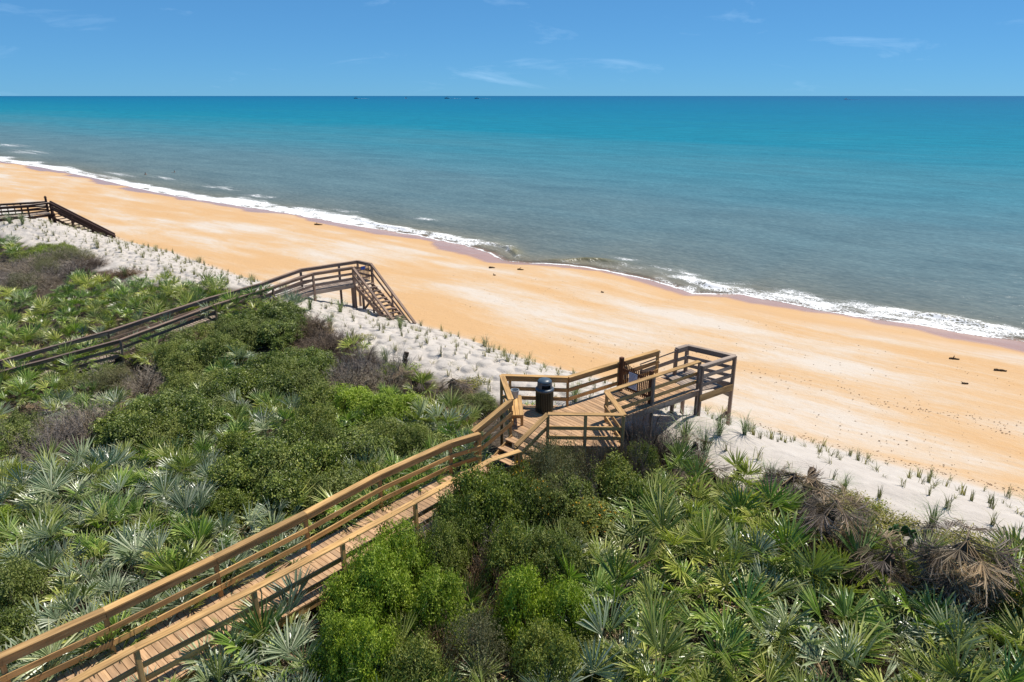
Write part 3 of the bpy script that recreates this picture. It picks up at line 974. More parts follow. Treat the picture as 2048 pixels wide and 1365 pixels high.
for k in range(3):
    a = 2 * math.pi * k / 3 + 0.3
    put(bpy.data.objects.new('foot', MB().lathe([(0.03, 0.0), (0.03, 0.06)], 8).mesh('foot', CAN_G)), MT @ Matrix.Translation((0.24 * math.cos(a), 0.24 * math.sin(a), 0)), can)
# lid: skirt, round wall with an opening in front, shallow dome
lid = MB()
lid.lathe([(0.312, 0.765), (0.318, 0.80), (0.300, 0.835), (0.262, 0.85)], 32, cap0=True, cap1=True)
wall = []
n_ = 36
lo_a = 0.62
for j in range(n_ + 1):
    a = lo_a + (2 * math.pi - 2 * lo_a) * j / n_
    wall.append(a)
lid.rings([[(r * math.cos(a), r * math.sin(a), z) for a in wall] for r, z in ((0.252, 0.85), (0.242, 1.05))], False, False, closed=False)
front = [-lo_a + 2 * lo_a * j / 10 for j in range(11)]
lid.rings([[(r * math.cos(a), r * math.sin(a), z) for a in front] for r, z in ((0.253, 0.85), (0.253, 0.872))], False, False, closed=False)
lid.rings([[(r * math.cos(a), r * math.sin(a), z) for a in front] for r, z in ((0.256, 1.00), (0.25, 1.05))], False, False, closed=False)
lid.lathe([(0.243, 1.048), (0.236, 1.085), (0.205, 1.125), (0.14, 1.155), (0.06, 1.168), (0.0, 1.17)], 32, cap0=True, cap1=False)
lo = put(bpy.data.objects.new('lid', lid.mesh('lid', CAN_L, True)), MT, can)
put(bpy.data.objects.new('opening_shade', MB().lathe([(0.205, 0.852), (0.205, 1.045)], 24, cap0=True, cap1=True).mesh('flap', CAN_B)), MT, lo)  # black solid painting the shade inside the lid opening

# ---------------------------------------------------------------- middle boardwalk, weathered brown
D2 = 4.5
BR = (WOOD_BROWN, WOOD_BROWN, WOOD_BROWN)
bw2 = thing('boardwalk', (-12.5, 42.0, 3.3), 'weathered grey brown boardwalk climbing to the middle beach stairs', 'boardwalk')
zl = [2.55, 3.25, 3.85, 4.18, D2]
LL = [xy0(u, v, z + CAPH, z) for (u, v), z in zip([(0, 721), (215, 662), (415, 596), (520, 567), (601, 538)], zl)]
RR = [xy0(u, v, z + CAPH, z) for (u, v), z in zip([(0, 743), (240, 679), (430, 609), (545, 573), (625, 546)], zl)]
LL.insert(0, LL[0] + (LL[0] - LL[1]).normalized() * 3); RR.insert(0, RR[0] + (RR[0] - RR[1]).normalized() * 3)
LE = xy0(715, 521, D2 + CAPH, D2); RE = xy0(705, 533.5, D2 + CAPH, D2)
railing(bw2, LL + [LE], 1, BR, post_size=0.12, posts=LL[:-1] + [LL[-1], LL[-1] + (LE - LL[-1]) * 0.66, LE])
railing(bw2, RR + [RE], -1, BR, post_size=0.12)
for i in range(len(LL) - 1):
    a = (LL[i] + RR[i]) / 2; b = (LL[i + 1] + RR[i + 1]) / 2
    wv = (RR[i + 1] - LL[i + 1]); dv = (b - a).normalized()
    planks(bw2, a, b, 1.45, (a.z, b.z), WOOD_GREY, pitch=0.16, pw=0.146)
    beam('fascia', bw2, RR[i] + Vector((0.03, -0.03, -0.14)), RR[i + 1] + Vector((0.03, -0.03, -0.14)), 0.042, 0.20, WOOD_GREY)
a = (LL[-1] + RR[-1]) / 2; b = (LE + RE) / 2
d2 = Vector(((LE - LL[-1]).x, (LE - LL[-1]).y, 0)).normalized(); n2 = Vector((d2.y, -d2.x, 0))
TL = xy0(742, 527, D2 + CAPH, D2); TR = xy0(709, 533.5, D2 + CAPH, D2)
planks(bw2, a, (LE + RE) / 2 + d2 * 0.75, 1.50, D2, WOOD_GREY, pitch=0.16, pw=0.146)
beam('fascia', bw2, RR[-1] + n2 * 0.05 + Vector((0, 0, -0.15)), RE + n2 * 0.05 + Vector((0, 0, -0.15)), 0.045, 0.22, WOOD_GREY)
railing(bw2, [LE, TL], 1, BR, posts=[TL], post_size=0.12)
# stairs to the beach
TOEZ = 2.42
bl = at(831, 647, TOEZ + 0.25); brr = at(790, 645, TOEZ + 0.25)
tl = TL; tr_ = RE
mid_t = (tl + tr_) / 2; mid_b = (bl + brr) / 2
sdir = Vector(((mid_b - mid_t).x, (mid_b - mid_t).y, 0)).normalized(); snr = Vector((sdir.y, -sdir.x, 0))
sw = abs((tl - tr_).dot(snr))
stairs(bw2, mid_t, (mid_b.x, mid_b.y), sw, 13, WOOD_BROWN, True, D2, TOEZ - 0.1, WOOD_BROWN, 0.30)
for (tp_, bt) in ((tl, bl), (tr_, brr)):
    a = Vector((tp_.x, tp_.y, D2 + CAPH - 0.02)); b = Vector((bt.x, bt.y, TOEZ + 0.25))
    beam('cap_rail', bw2, a, b, 0.15, 0.045, WOOD_BROWN)
    beam('rail_board', bw2, a + Vector((0, 0, -0.11)), b + Vector((0, 0, -0.11)), 0.04, 0.13, WOOD_BROWN)
    beam('rail_board', bw2, a + Vector((0, 0, -0.55)), b + Vector((0, 0, -0.45)), 0.04, 0.14, WOOD_BROWN)
    for t in (0.0, 0.46, 0.93):
        p = a + (b - a) * t
        zt_ = p.z - 0.03
        post(bw2, p.x + 0.05, p.y + 0.03, zt_, WOOD_BROWN, 0.11)
for p in (RE + Vector((-0.15, 0.15, 0)), RE + Vector((0.45, 0.35, 0))):
    post(bw2, p.x, p.y, D2 - 0.06, WOOD_BROWN, 0.14)
beam('brace', bw2, RE + Vector((0.1, 0.1, -1.5)), RE + Vector((-0.6, -0.35, -2.0)), 0.05, 0.13, WOOD_BROWN)
beam('brace', bw2, RE + Vector((0.5, 0.3, -1.75)), RE + Vector((1.0, 0.2, -1.1)), 0.05, 0.13, WOOD_BROWN)
# picket gate at the head of the stairs
g2a = RE + (TL - RE) * 0.10; g2b = RE + (TL - RE) * 0.90
M2 = frame(g2a, g2b)
gl2 = (g2b - g2a).length
gate2 = put(bpy.data.objects.new('gate', MB().box((gl2 / 2, 0, 0.78), (gl2, 0.04, 0.09)).mesh('gate', WOOD_BROWN)), M2, bw2)
put(bpy.data.objects.new('lower_bar', MB().box((gl2 / 2, 0, 0.25), (gl2, 0.04, 0.09)).mesh('bar', WOOD_BROWN)), M2.copy(), gate2)
for i in range(11):
    t = (i + 0.5) / 11; top = 1.10 - 0.16 * math.sin(math.pi * t)
    beam('picket', gate2, M2 @ Vector((t * gl2, 0.032, 0.06)), M2 @ Vector((t * gl2, 0.032, top)), 0.05, 0.02, WOOD_BROWN, M2.to_3x3() @ Vector((0, 1, 0)))
BLUE = mat_plain('blue_plastic', (0.02, 0.07, 0.32), 0.5, 0.3, 0.15)
s2 = add('sign', MB().box((0, 0, 0), (0.30, 0.012, 0.20)).mesh('sign', BLUE), M2 @ Matrix.Translation((gl2 * 0.55, -0.03, 0.88)))
tag(s2, 'small blue plate hung on the pickets at the head of the middle stairs', 'sign')

# ---------------------------------------------------------------- far boardwalk, dark brown
D3 = 4.6
DK = (WOOD_DARK, WOOD_DARK, WOOD_DARK)
bw3 = thing('boardwalk', (-46, 69.0, 3.6), 'far dark brown boardwalk with long stair rail at the left edge', 'boardwalk')
k3 = lambda u, v: xy0(u, v, D3 + CAPH, D3)
L3a, L3b = k3(-60, 411), k3(92, 402.5)
R3a, R3b, R3c = k3(-60, 418), k3(54, 410), k3(99, 404.5)
railing(bw3, [L3a, k3(40, 405.5), L3b], 1, (WOOD_GREY, WOOD_DARK, WOOD_DARK), post_size=0.13)
railing(bw3, [R3a, R3b, R3c], -1, (WOOD_GREY, WOOD_DARK, WOOD_DARK), post_size=0.16)
a = (L3a + R3a) / 2; b = (L3b + R3c) / 2
planks(bw3, a, b, 1.75, D3, WOOD_GREY, pitch=0.2, pw=0.185)
beam('fascia', bw3, R3a + Vector((0.02, -0.05, -0.17)), R3b + Vector((0.02, -0.05, -0.17)), 0.05, 0.24, WOOD_DARK)
beam('fascia', bw3, R3b + Vector((0.02, -0.05, -0.17)), R3c + Vector((0.02, -0.05, -0.17)), 0.05, 0.24, WOOD_DARK)
p3 = L3b
beam('newel', bw3, (p3.x, p3.y, D3 - 0.2), (p3.x, p3.y, D3 + 1.42), 0.16, 0.16, WOOD_DARK, Vector((1, 0, 0)))
cp = MB().rings([[(0.11, 0.11, 0), (-0.11, 0.11, 0), (-0.11, -0.11, 0), (0.11, -0.11, 0)], [(0.02, 0.02, 0.16), (-0.02, 0.02, 0.16), (-0.02, -0.02, 0.16), (0.02, -0.02, 0.16)]])
put(bpy.data.objects.new('finial', cp.mesh('finial', WOOD_DARK)), Matrix.Translation((p3.x, p3.y, D3 + 1.42)), bw3)
bt3 = at(231, 476, TOEZ + 0.35)
t_n = Vector((R3c.x, R3c.y, D3)); b_n = Vector((bt3.x, bt3.y, TOEZ))
off3 = Vector((-0.62, 1.08, 0))
stairs(bw3, (t_n + off3 / 2), (b_n + off3 / 2), 1.3, 14, WOOD_DARK, True, D3, TOEZ - 0.2, WOOD_DARK, 0.34)
for o3 in (Vector((0, 0, 0)), off3):
    a = t_n + o3 + Vector((0, 0, CAPH - 0.05)); b = b_n + o3 + Vector((0, 0, 0.55))
    beam('cap_rail', bw3, a, b, 0.15, 0.05, WOOD_DARK)
    beam('rail_board', bw3, a + Vector((0, 0, -0.14)), b + Vector((0, 0, -0.14)), 0.045, 0.20, WOOD_DARK)
    beam('rail_board', bw3, a + Vector((0, 0, -0.58)), b + Vector((0, 0, -0.50)), 0.045, 0.19, WOOD_DARK)
    for t in (0.0, 0.32, 0.64, 0.94):
        p = a + (b - a) * t
        post(bw3, p.x, p.y + 0.06, p.z - 0.03, WOOD_DARK, 0.15)
for x_ in (-0.35, 0.12):
    post(bw3, R3c.x + x_, R3c.y + 0.05, D3 - 0.04, WOOD_DARK, 0.20)
# slatted seat back standing along its far rail
for i in range(4):
    p = L3a + (L3b - L3a) * (0.30 + 0.09 * i)
    post(bw3, p.x + 0.1, p.y - 0.25, D3 + 0.95, WOOD_DARK, 0.07, D3 - 0.1, name='baluster')

# ------------------------------------------------------------------ plants: meshes shared by all copies
VR = np.random.default_rng(23)
M_SILVER = mat_leaf('silver_green_frond', (0.13, 0.175, 0.095), (0.29, 0.355, 0.215), (0.56, 0.59, 0.44), 0.30, 0.65, 0.2, 0.25, (0.50, 0.43, 0.29))
M_GREENF = mat_leaf('green_frond', (0.06, 0.115, 0.022), (0.19, 0.305, 0.06), (0.50, 0.60, 0.19), 0.32, 0.6, 0.24, 0.28, (0.46, 0.35, 0.19))
M_OLIVEF = mat_leaf('yellow_green_frond', (0.12, 0.155, 0.032), (0.28, 0.335, 0.075), (0.58, 0.60, 0.22), 0.34, 0.55, 0.24, 0.28, (0.48, 0.36, 0.2))
M_DEADF = mat_leaf('dead_grey_brown_frond', (0.075, 0.056, 0.045), (0.19, 0.15, 0.122), (0.36, 0.30, 0.25), 0.8, 0.15, 0.1, 0.25)
M_TANF = mat_leaf('dry_tan_frond', (0.24, 0.16, 0.095), (0.42, 0.30, 0.19), (0.56, 0.44, 0.31), 0.75, 0.2, 0.15, 0.2)
M_BRIGHT = mat_leaf('bright_green_leaves', (0.10, 0.155, 0.014), (0.28, 0.375, 0.036), (0.50, 0.57, 0.11), 0.5, 0.35, 0.28, 0.16)
M_MID = mat_leaf('olive_green_leaves', (0.085, 0.11, 0.024), (0.205, 0.245, 0.055), (0.38, 0.395, 0.125), 0.5, 0.35, 0.26, 0.18)
M_DARK = mat_leaf('dark_green_leaves', (0.055, 0.083, 0.014), (0.165, 0.215, 0.036), (0.38, 0.41, 0.10), 0.42, 0.45, 0.24, 0.18)
M_DUSTY = mat_leaf('dusty_grey_green_leaves', (0.10, 0.095, 0.045), (0.225, 0.215, 0.105), (0.37, 0.345, 0.19), 0.6, 0.25, 0.2, 0.15)
M_YELLOW = mat_leaf('yellow_green_ground_leaves', (0.14, 0.145, 0.03), (0.30, 0.275, 0.06), (0.46, 0.39, 0.12), 0.6, 0.2, 0.25, 0.1)
M_FLOWER = mat_leaf('orange_yellow_petals', (0.65, 0.20, 0.02), (0.75, 0.40, 0.03), (0.8, 0.58, 0.05), 0.6, 0.2, 0.2, 0.1)
M_GRASS = mat_leaf('sea_oats_blades', (0.14, 0.145, 0.07), (0.27, 0.265, 0.14), (0.46, 0.41, 0.25), 0.6, 0.2, 0.2, 0.3)
M_GRASSB = mat_leaf('blue_green_grass', (0.12, 0.155, 0.085), (0.235, 0.285, 0.165), (0.38, 0.41, 0.26), 0.55, 0.25, 0.22, 0.15)
M_TWIG = mat_leaf('grey_bare_twigs', (0.17, 0.138, 0.11), (0.36, 0.30, 0.245), (0.54, 0.47, 0.40), 0.85, 0.1, 0.0, 0.15)
M_TWIGD = mat_leaf('dark_brown_twigs', (0.078, 0.056, 0.042), (0.18, 0.132, 0.10), (0.30, 0.235, 0.185), 0.85, 0.1, 0.0, 0.15)
M_TWIGR = mat_leaf('red_brown_twigs', (0.09, 0.05, 0.03), (0.21, 0.13, 0.08), (0.34, 0.24, 0.16), 0.85, 0.1, 0.05, 0.15)
M_BARK = mat_plain('grey_brown_bark', (0.10, 0.075, 0.055), 0.9, 0.1, 0.3)
M_TRUNK = mat_plain('dark_fibrous_trunk', (0.085, 0.06, 0.045), 0.95, 0.1, 0.35)


def frond_mesh(name, mat, seed, nl=19, span=112, Lp=0.55, R=0.62, bend=28, droop=0.18, cup=0.16, w=0.0170, dead=False):
    """petiole up local Z, fan blade leaning out to local +X"""
    r = np.random.default_rng(seed)
    V = []; F = []; RN = []; TP = []
    b = math.radians(bend)
    T = np.array([math.sin(b), 0, math.cos(b)]); Yv = np.array([0, 1.0, 0]); N = np.cross(T, Yv)
    hub = np.array([0.05, 0, Lp])

    def quad(p, rn, tp):
        k = len(V); V.extend(p); RN.extend([rn] * len(p)); TP.extend(tp)
        return k
    # petiole
    for a in (0, 1):
        d = np.array([0, 0.009, 0]) if a else np.array([0.009, 0, 0])
        k = quad([np.array([0, 0, 0]) - d * 1.3, np.array([0, 0, 0]) + d * 1.3, hub + d * 0.8, hub - d * 0.8], 0.45, [0] * 4)
        F.append((k, k + 1, k + 2)); F.append((k, k + 2, k + 3))
    for i in range(nl):
        a = math.radians(-span + 2 * span * i / (nl - 1) + r.normal(0, 2.5))
        L = R * (0.78 + 0.22 * math.cos(a * 0.8)) * r.uniform(0.86, 1.08)
        D = math.cos(a) * T + math.sin(a) * Yv
        D = D - N * (cup * abs(math.sin(a)) * -1.0) + r.normal(0, 0.05, 3)
        D /= np.linalg.norm(D)
        S_ = np.cross(N, D); S_ /= np.linalg.norm(S_)
        g = np.array([0, 0, -1.0])
        dr = droop * r.uniform(0.3, 2.2) * L
        p0 = hub; pm = hub + D * L * 0.48 + g * dr * 0.10; p2 = hub + D * L * 0.8 + g * dr * 0.45; p3 = hub + D * L + g * dr
        if r.random() < 0.10: p3 = p2 + (D * 0.25 + g * 0.55) * L * 0.3      # snapped tip
        fold = N * w * 0.45
        rn = float(np.clip(r.normal(0.5, 0.30), 0, 1))
        ww = w * r.uniform(0.8, 1.15)
        k = quad([p0, pm - S_ * ww + fold, pm - fold * 0.6, pm + S_ * ww + fold, p2 - S_ * ww * 0.55, p2 + S_ * ww * 0.55, p3], rn, [0, .5, .5, .5, .8, .8, 1.0])
        F += [(k, k + 1, k + 2), (k, k + 2, k + 3), (k + 1, k + 4, k + 2), (k + 2, k + 4, k + 5), (k + 2, k + 5, k + 3), (k + 4, k + 6, k + 5)]
    return np_mesh(name, np.array(V), np.array(F), mat, {'rnd': RN, 'tip': TP})


FRONDS = {}
for tone, m_ in (('silver', M_SILVER), ('green', M_GREENF), ('olive', M_OLIVEF)):
    FRONDS[tone] = [frond_mesh('frond', m_, 100 + k, nl=[25, 18, 27, 15, 24, 20, 16, 23][k], span=[96, 62, 85, 45, 108, 72, 52, 100][k], bend=[18, 24, 10, 14, 38, 30, 8, 25][k],
                               droop=[0.10, 0.16, 0.06, 0.10, 0.38, 0.28, 0.05, 0.20][k], R=[0.62, 0.60, 0.66, 0.64, 0.54, 0.60, 0.70, 0.58][k],
                               Lp=[0.55, 0.5, 0.66, 0.62, 0.42, 0.5, 0.6, 0.48][k]) for k in range(8)]
DEADS = [frond_mesh('dead_frond', m_, 140 + k, nl=32, span=50, bend=16, droop=0.6, R=0.80, Lp=0.40, w=0.0085) for k, m_ in enumerate((M_DEADF, M_DEADF, M_DEADF, M_TANF))]


def palmetto(x, y, z, tone, size, nf, label, group, lean=0.0):
    o = thing('saw_palmetto', (x, y, z), label, 'palmetto', group)
    az = VR.uniform(0, 6.28)
    for i in range(nf):
        az += 2.39996 + VR.normal(0, 0.35)
        t = (i + 0.5) / nf
        tilt = math.radians(4 + 60 * t + VR.normal(0, 6))
        fm = FRONDS[tone][int(VR.integers(0, 8))]
        nm = 'frond'
        if t > 0.72 and VR.random() < 0.36:
            fm = DEADS[3] if VR.random() < 0.35 else DEADS[int(VR.integers(0, 3))]; nm = 'dead_frond'; tilt += 0.25
        elif VR.random() < 0.18:
            fm = FRONDS['olive'][int(VR.integers(0, 8))]
        sc = size * VR.uniform(0.82, 1.15)
        M = Matrix.Translation((x + VR.normal(0, 0.10) * size, y + VR.normal(0, 0.10) * size, z + VR.uniform(-0.05, 0.14))) @ Matrix.Rotation(az, 4, 'Z') @ Matrix.Rotation(tilt, 4, 'Y') @ Matrix.Rotation(VR.normal(0, 0.25), 4, 'Z') @ Matrix.Scale(sc, 4)
        put(bpy.data.objects.new(nm, fm), M, o)
    return o


def leaf_cloud(name, mat, seed, nclump=420, per=22, leaf=0.062, aspect=0.46, rcl=0.085, lobes=7, flat=0.78, up=0.6, gaps=0.0):
    """crown of small leaves in clumps on a lumpy dome of about unit radius and unit height"""
    r = np.random.default_rng(seed)
    lc = []
    for i in range(17):
        f = (i + 0.5) / 17; a = i * 2.39996 + r.uniform(-0.35, 0.35); e = math.acos(1 - 0.95 * f)
        d = r.uniform(0.62, 0.86)
        lc.append((d * math.sin(e) * math.cos(a), d * math.sin(e) * math.sin(a), 0.14 + 0.66 * math.cos(e) * r.uniform(0.8, 1.12), r.uniform(0.19, 0.33)))
    lc.append((0, 0, 0.30, 0.50))
    lc = np.array(lc)
    P = []
    wts = lc[:, 3] ** 2; wts = wts / wts.sum()
    while len(P) < nclump:
        k = r.choice(len(lc), p=wts)
        d = r.normal(0, 1, 3); d[2] = abs(d[2]) * 1.1 - 0.30 * abs(r.normal()); d /= np.linalg.norm(d)
        p = lc[k, :3] + d * lc[k, 3] * (1.0 - abs(r.normal(0, 0.10)) + (r.uniform(0.1, 0.45) if r.random() < 0.10 else 0))
        q = np.linalg.norm(lc[:, :3] - p, axis=1) / lc[:, 3]
        q[k] = 1
        if q.min() < 0.80 or p[2] < 0.06: continue
        if gaps and fbm(p[0] * 3.1 + seed, p[1] * 3.1 + p[2] * 2, 3, 2) > 0.35 - gaps: continue
        P.append(np.concatenate([p, d]))
    P = np.array(P); n = nclump * per
    C = np.repeat(P[:, :3], per, 0) + r.normal(0, rcl, (n, 3)) * np.array([1, 1, 0.75])
    Nn = np.repeat(P[:, 3:], per, 0) * 0.7 + r.normal(0, 0.55, (n, 3)) + np.array([0, 0, up])
    Nn /= np.linalg.norm(Nn, axis=1)[:, None]
    A = np.cross(Nn, r.normal(0, 1, (n, 3))); A /= np.linalg.norm(A, axis=1)[:, None]
    B = np.cross(Nn, A)
    ln = leaf * r.uniform(0.65, 1.25, n)[:, None]
    V = np.stack([C - A * ln * 0.5, C + B * ln * aspect * 0.5 + Nn * ln * 0.08, C + A * ln * 0.5, C - B * ln * aspect * 0.5 + Nn * ln * 0.08], 1).reshape(-1, 3)
    V[:, 2] *= flat
    clump_r = np.repeat(np.clip(r.normal(0.47, 0.24, nclump), 0, 1), per)
    rn = np.clip(clump_r + r.normal(0, 0.17, n), 0, 1)
    F = np.arange(4 * n).reshape(-1, 4)
    return np_mesh(name, V, F, mat, {'rnd': np.repeat(rn, 4)})


def twig_cloud(name, mat, seed, nstem=70, nside=9, ntip=5, wid=0.013, up=0.5, flat=0.85):
    """bare branching twigs spreading from the base into a dome"""
    r = np.random.default_rng(seed)
    segs = []
    for i in range(nstem):
        d = r.normal(0, 1, 3); d[2] = abs(d[2]) * 0.8 + up * 0.6; d /= np.linalg.norm(d)
        L = r.uniform(0.75, 1.08)
        o = np.array([r.normal(0, 0.10), r.normal(0, 0.10), 0])
        p = o; seg = 3
        for k in range(seg):
            q = p + d * L / seg; segs.append((p, q, wid * (1.2 - 0.25 * k)))
            d = d + r.normal(0, 0.16, 3); d /= np.linalg.norm(d)
            for j in range(nside // 3):
                t = r.uniform(0.2, 1.0); s0 = p + (q - p) * t
                e = d + r.normal(0, 0.65, 3); e /= np.linalg.norm(e)
                s1 = s0 + e * r.uniform(0.15, 0.36)
                segs.append((s0, s1, wid * 0.62))
                for m in range(ntip):
                    t2 = r.uniform(0.3, 1.0); t0 = s0 + (s1 - s0) * t2
                    f = e + r.normal(0, 0.7, 3); f /= np.linalg.norm(f)
                    segs.append((t0, t0 + f * r.uniform(0.06, 0.17), wid * 0.42))
            p = q
    P = np.array([s[0] for s in segs]); Q = np.array([s[1] for s in segs]); W = np.array([s[2] for s in segs])[:, None]
    n = len(segs)
    D = Q - P; A = np.cross(D, r.normal(0, 1, (n, 3))); A /= np.linalg.norm(A, axis=1)[:, None] + 1e-9
    V = np.stack([P - A * W * .5, P + A * W * .5, Q + A * W * 0.3, Q - A * W * 0.3], 1).reshape(-1, 3)
    V[:, 2] = np.maximum(V[:, 2], 0.0) * flat
    rn = np.clip(r.normal(0.5, 0.25, n), 0, 1)
    return np_mesh(name, V, np.arange(4 * n).reshape(-1, 4), mat, {'rnd': np.repeat(rn, 4)})


def stems_mesh(name, seed, mat):
    r = np.random.default_rng(seed); b = MB()
    for i in range(6):
        a = r.uniform(0, 6.28); d = Vector((math.cos(a) * 0.5, math.sin(a) * 0.5, 0.6))
        p0 = Vector((r.normal(0, 0.05), r.normal(0, 0.05), -0.05)); p1 = p0 + d * 0.4 + Vector((0, 0, 0.08)); p2 = p1 + d * 0.5
        b.tube([p0, p1, p2], [0.028, 0.02, 0.008], 5)
        for k in range(2):
            e = Vector((r.normal(0, 0.3), r.normal(0, 0.3), 0.25)); b.tube([p1, p1 + e], [0.013, 0.004], 4)
    return b.mesh(name, mat)


CROWN = {}
for key, m_, kw in (('bright', M_BRIGHT, dict(leaf=0.070, aspect=0.42, nclump=640, per=18, rcl=0.065)),
                    ('mid', M_MID, dict(leaf=0.066, nclump=600, per=18, rcl=0.07)),
                    ('dark', M_DARK, dict(leaf=0.070, aspect=0.5, nclump=660, per=18, rcl=0.065)),
                    ('dusty', M_DUSTY, dict(leaf=0.050, aspect=0.35, nclump=520, per=18, rcl=0.10))):
    CROWN[key] = [leaf_cloud('foliage', m_, 300 + 17 * k + 97 * len(key), **kw) for k in range(5)]
TWIGS = {'grey': [twig_cloud('twigs', M_TWIG, 400 + k) for k in range(3)], 'brown': [twig_cloud('twigs', M_TWIGD, 410 + k) for k in range(3)],
         'red': [twig_cloud('twigs', M_TWIGR, 420 + k, wid=0.015) for k in range(2)]}
STEMS = [stems_mesh('stems', 500 + k, M_BARK) for k in range(3)]


def flowers_mesh(seed, n=90):
    r = np.random.default_rng(seed)
    src = CROWN['mid'][0]; co = np.empty(len(src.vertices) * 3, dtype=np.float32); src.vertices.foreach_get('co', co); co = co.reshape(-1, 3)
    top = co[co[:, 2] > 0.35]
    c = top[r.integers(0, len(top), n)]
    V = []; F = []; RN = []
    for p in c:
        k = len(V); rr = r.uniform(0.022, 0.038)
        p = p + np.array([0, 0, 0.02])
        for j in range(5):
            a = 6.283 * j / 5; V.append(p + np.array([rr * math.cos(a), rr * math.sin(a), r.normal(0, 0.008)]))
        V.append(p + np.array([0, 0, 0.02])); RN += [float(r.random())] * 6
        F += [(k + j, k + (j + 1) % 5, k + 5) for j in range(5)]
    return np_mesh('flowers', np.array(V), np.array(F), M_FLOWER, {'rnd': RN})


FLOW = flowers_mesh(77)
KIND_WORDS = {'bright': 'lime green leafy shrub', 'mid': 'olive green leafy shrub', 'dark': 'dark green dense shrub', 'dusty': 'dusty grey green shrub',
              'grey': 'bare grey twiggy bush', 'brown': 'bare dark brown twiggy bush', 'red': 'reddish brown twiggy bush', 'flower': 'green shrub with orange flowers'}


def shrub(kind, x, y, z, rx, ry, h, label, group):
    k = int(VR.integers(0, 12))
    rot = VR.uniform(0, 6.28)
    M = Matrix.Translation((x, y, z - 0.05)) @ Matrix.Diagonal((rx, ry, h, 1)) @ Matrix.Rotation(rot, 4, 'Z')
    o = thing('twiggy_bush' if kind in TWIGS else 'leafy_shrub', (x, y, z), label, 'bush' if kind in TWIGS else 'shrub', group)
    if kind in TWIGS:
        L = TWIGS[kind]
        put(bpy.data.objects.new('twigs', L[k % len(L)]), M, o)
        put(bpy.data.objects.new('stems', STEMS[k % 3]), M.copy(), o)
        return o
    ck = 'mid' if kind == 'flower' else kind
    L = CROWN[ck]
    me = L[0] if kind == 'flower' else L[k % 5]
    put(bpy.data.objects.new('foliage', me), M, o)
    put(bpy.data.objects.new('stems', STEMS[k % 3]), M.copy(), o)
    if kind == 'flower': put(bpy.data.objects.new('flowers', FLOW), M.copy(), o)
    return o


# shrub masses as the photograph shows them: centre and half sizes in photo pixels, kind, height in metres
MASSES = [
    # beyond the middle boardwalk
    (60, 540, 105, 36, 'grey', 1.1), (235, 545, 40, 14, 'red', 0.7), (175, 525, 40, 16, 'brown', .8), (90, 505, 60, 14, 'mid', 0.8),
    # between the boardwalks
    (405, 690, 75, 52, 'mid', 1.2), (530, 652, 75, 40, 'dark', 1.2), (595, 650, 50, 36, 'brown', 1.1), (655, 685, 60, 34, 'brown', 0.9),
    (560, 750, 105, 60, 'dark', 1.3), (450, 700, 40, 30, 'dark', 1.1), (335, 845, 105, 66, 'dark', 1.3), (225, 755, 110, 36, 'grey', 1.5), (115, 862, 95, 80, 'grey', 1.6),
    (160, 765, 50, 24, 'mid', 1.0), (22, 880, 50, 85, 'mid', 1.3), (750, 745, 95, 55, 'grey', 1.6), (690, 715, 60, 35, 'brown', 1.2), (805, 745, 40, 22, 'bright', 0.7),
    (685, 800, 75, 46, 'bright', 1.5), (770, 815, 70, 36, 'bright', 1.2), (770, 880, 100, 50, 'mid', 1.2), (700, 905, 80, 55, 'dark', 1.3),
    (545, 945, 125, 70, 'dark', 1.5), (620, 990, 100, 50, 'dark', 1.4), (470, 1010, 60, 50, 'dark', 1.2), (660, 900, 60, 40, 'mid', 1.3),
    (25, 1190, 55, 85, 'dark', 1.3), (20, 1270, 40, 40, 'dark', 1.1), (10, 1050, 25, 40, 'bright', 1.0), (968, 805, 36, 22, 'bright', 0.8), (890, 800, 60, 20, 'brown', 0.7),
    (480, 900, 60, 40, 'dark', 1.3), (590, 890, 70, 45, 'dark', 1.4), (640, 850, 60, 40, 'mid', 1.3), (820, 890, 50, 40, 'mid', 1.2), (440, 800, 50, 36, 'dark', 1.2), (260, 880, 50, 36, 'dark', 1.2), (390, 770, 60, 30, 'mid', 1.1),
    # right of the near boardwalk
    (1075, 925, 80, 55, 'dusty', 1.8), (1000, 950, 45, 40, 'flower', 1.8), (925, 990, 75, 45, 'dark', 1.9), (1000, 1010, 80, 60, 'dark', 1.9), (860, 1035, 36, 20, 'dark', 1.6),
    (1110, 1000, 100, 60, 'mid', 1.4), (1210, 1045, 70, 70, 'flower', 1.3), (1130, 1080, 60, 36, 'mid', 1.1), (1240, 930, 50, 24, 'dusty', 0.9),
    (800, 1125, 95, 70, 'bright', 1.7), (890, 1120, 70, 60, 'mid', 1.7), (850, 1060, 60, 30, 'grey', 1.6), (695, 1205, 55, 65, 'bright', 1.6), (790, 1225, 90, 60, 'bright', 1.7), (880, 1215, 60, 50, 'bright', 1.9),
    (960, 1140, 50, 60, 'red', 1.7), (1000, 1090, 50, 30, 'grey', 1.6), (1060, 1130, 85, 55, 'mid', 1.8), (1090, 1230, 85, 65, 'bright', 1.8), (1010, 1220, 50, 70, 'red', 1.6),
    (680, 1305, 50, 60, 'bright', 1.7), (760, 1325, 80, 50, 'bright', 1.9), (880, 1310, 60, 45, 'red', 1.6), (960, 1310, 60, 60, 'dusty', 1.6), (1080, 1320, 80, 50, 'mid', 1.7), (830, 1345, 50, 30, 'mid', 1.6),
    (2030, 1205, 40, 60, 'flower', 1.1), (1750, 1330, 60, 30, 'red', 1.0), (1560, 1330, 40, 26, 'mid', 0.9), (1150, 1300, 40, 60, 'dark', 1.0),
]


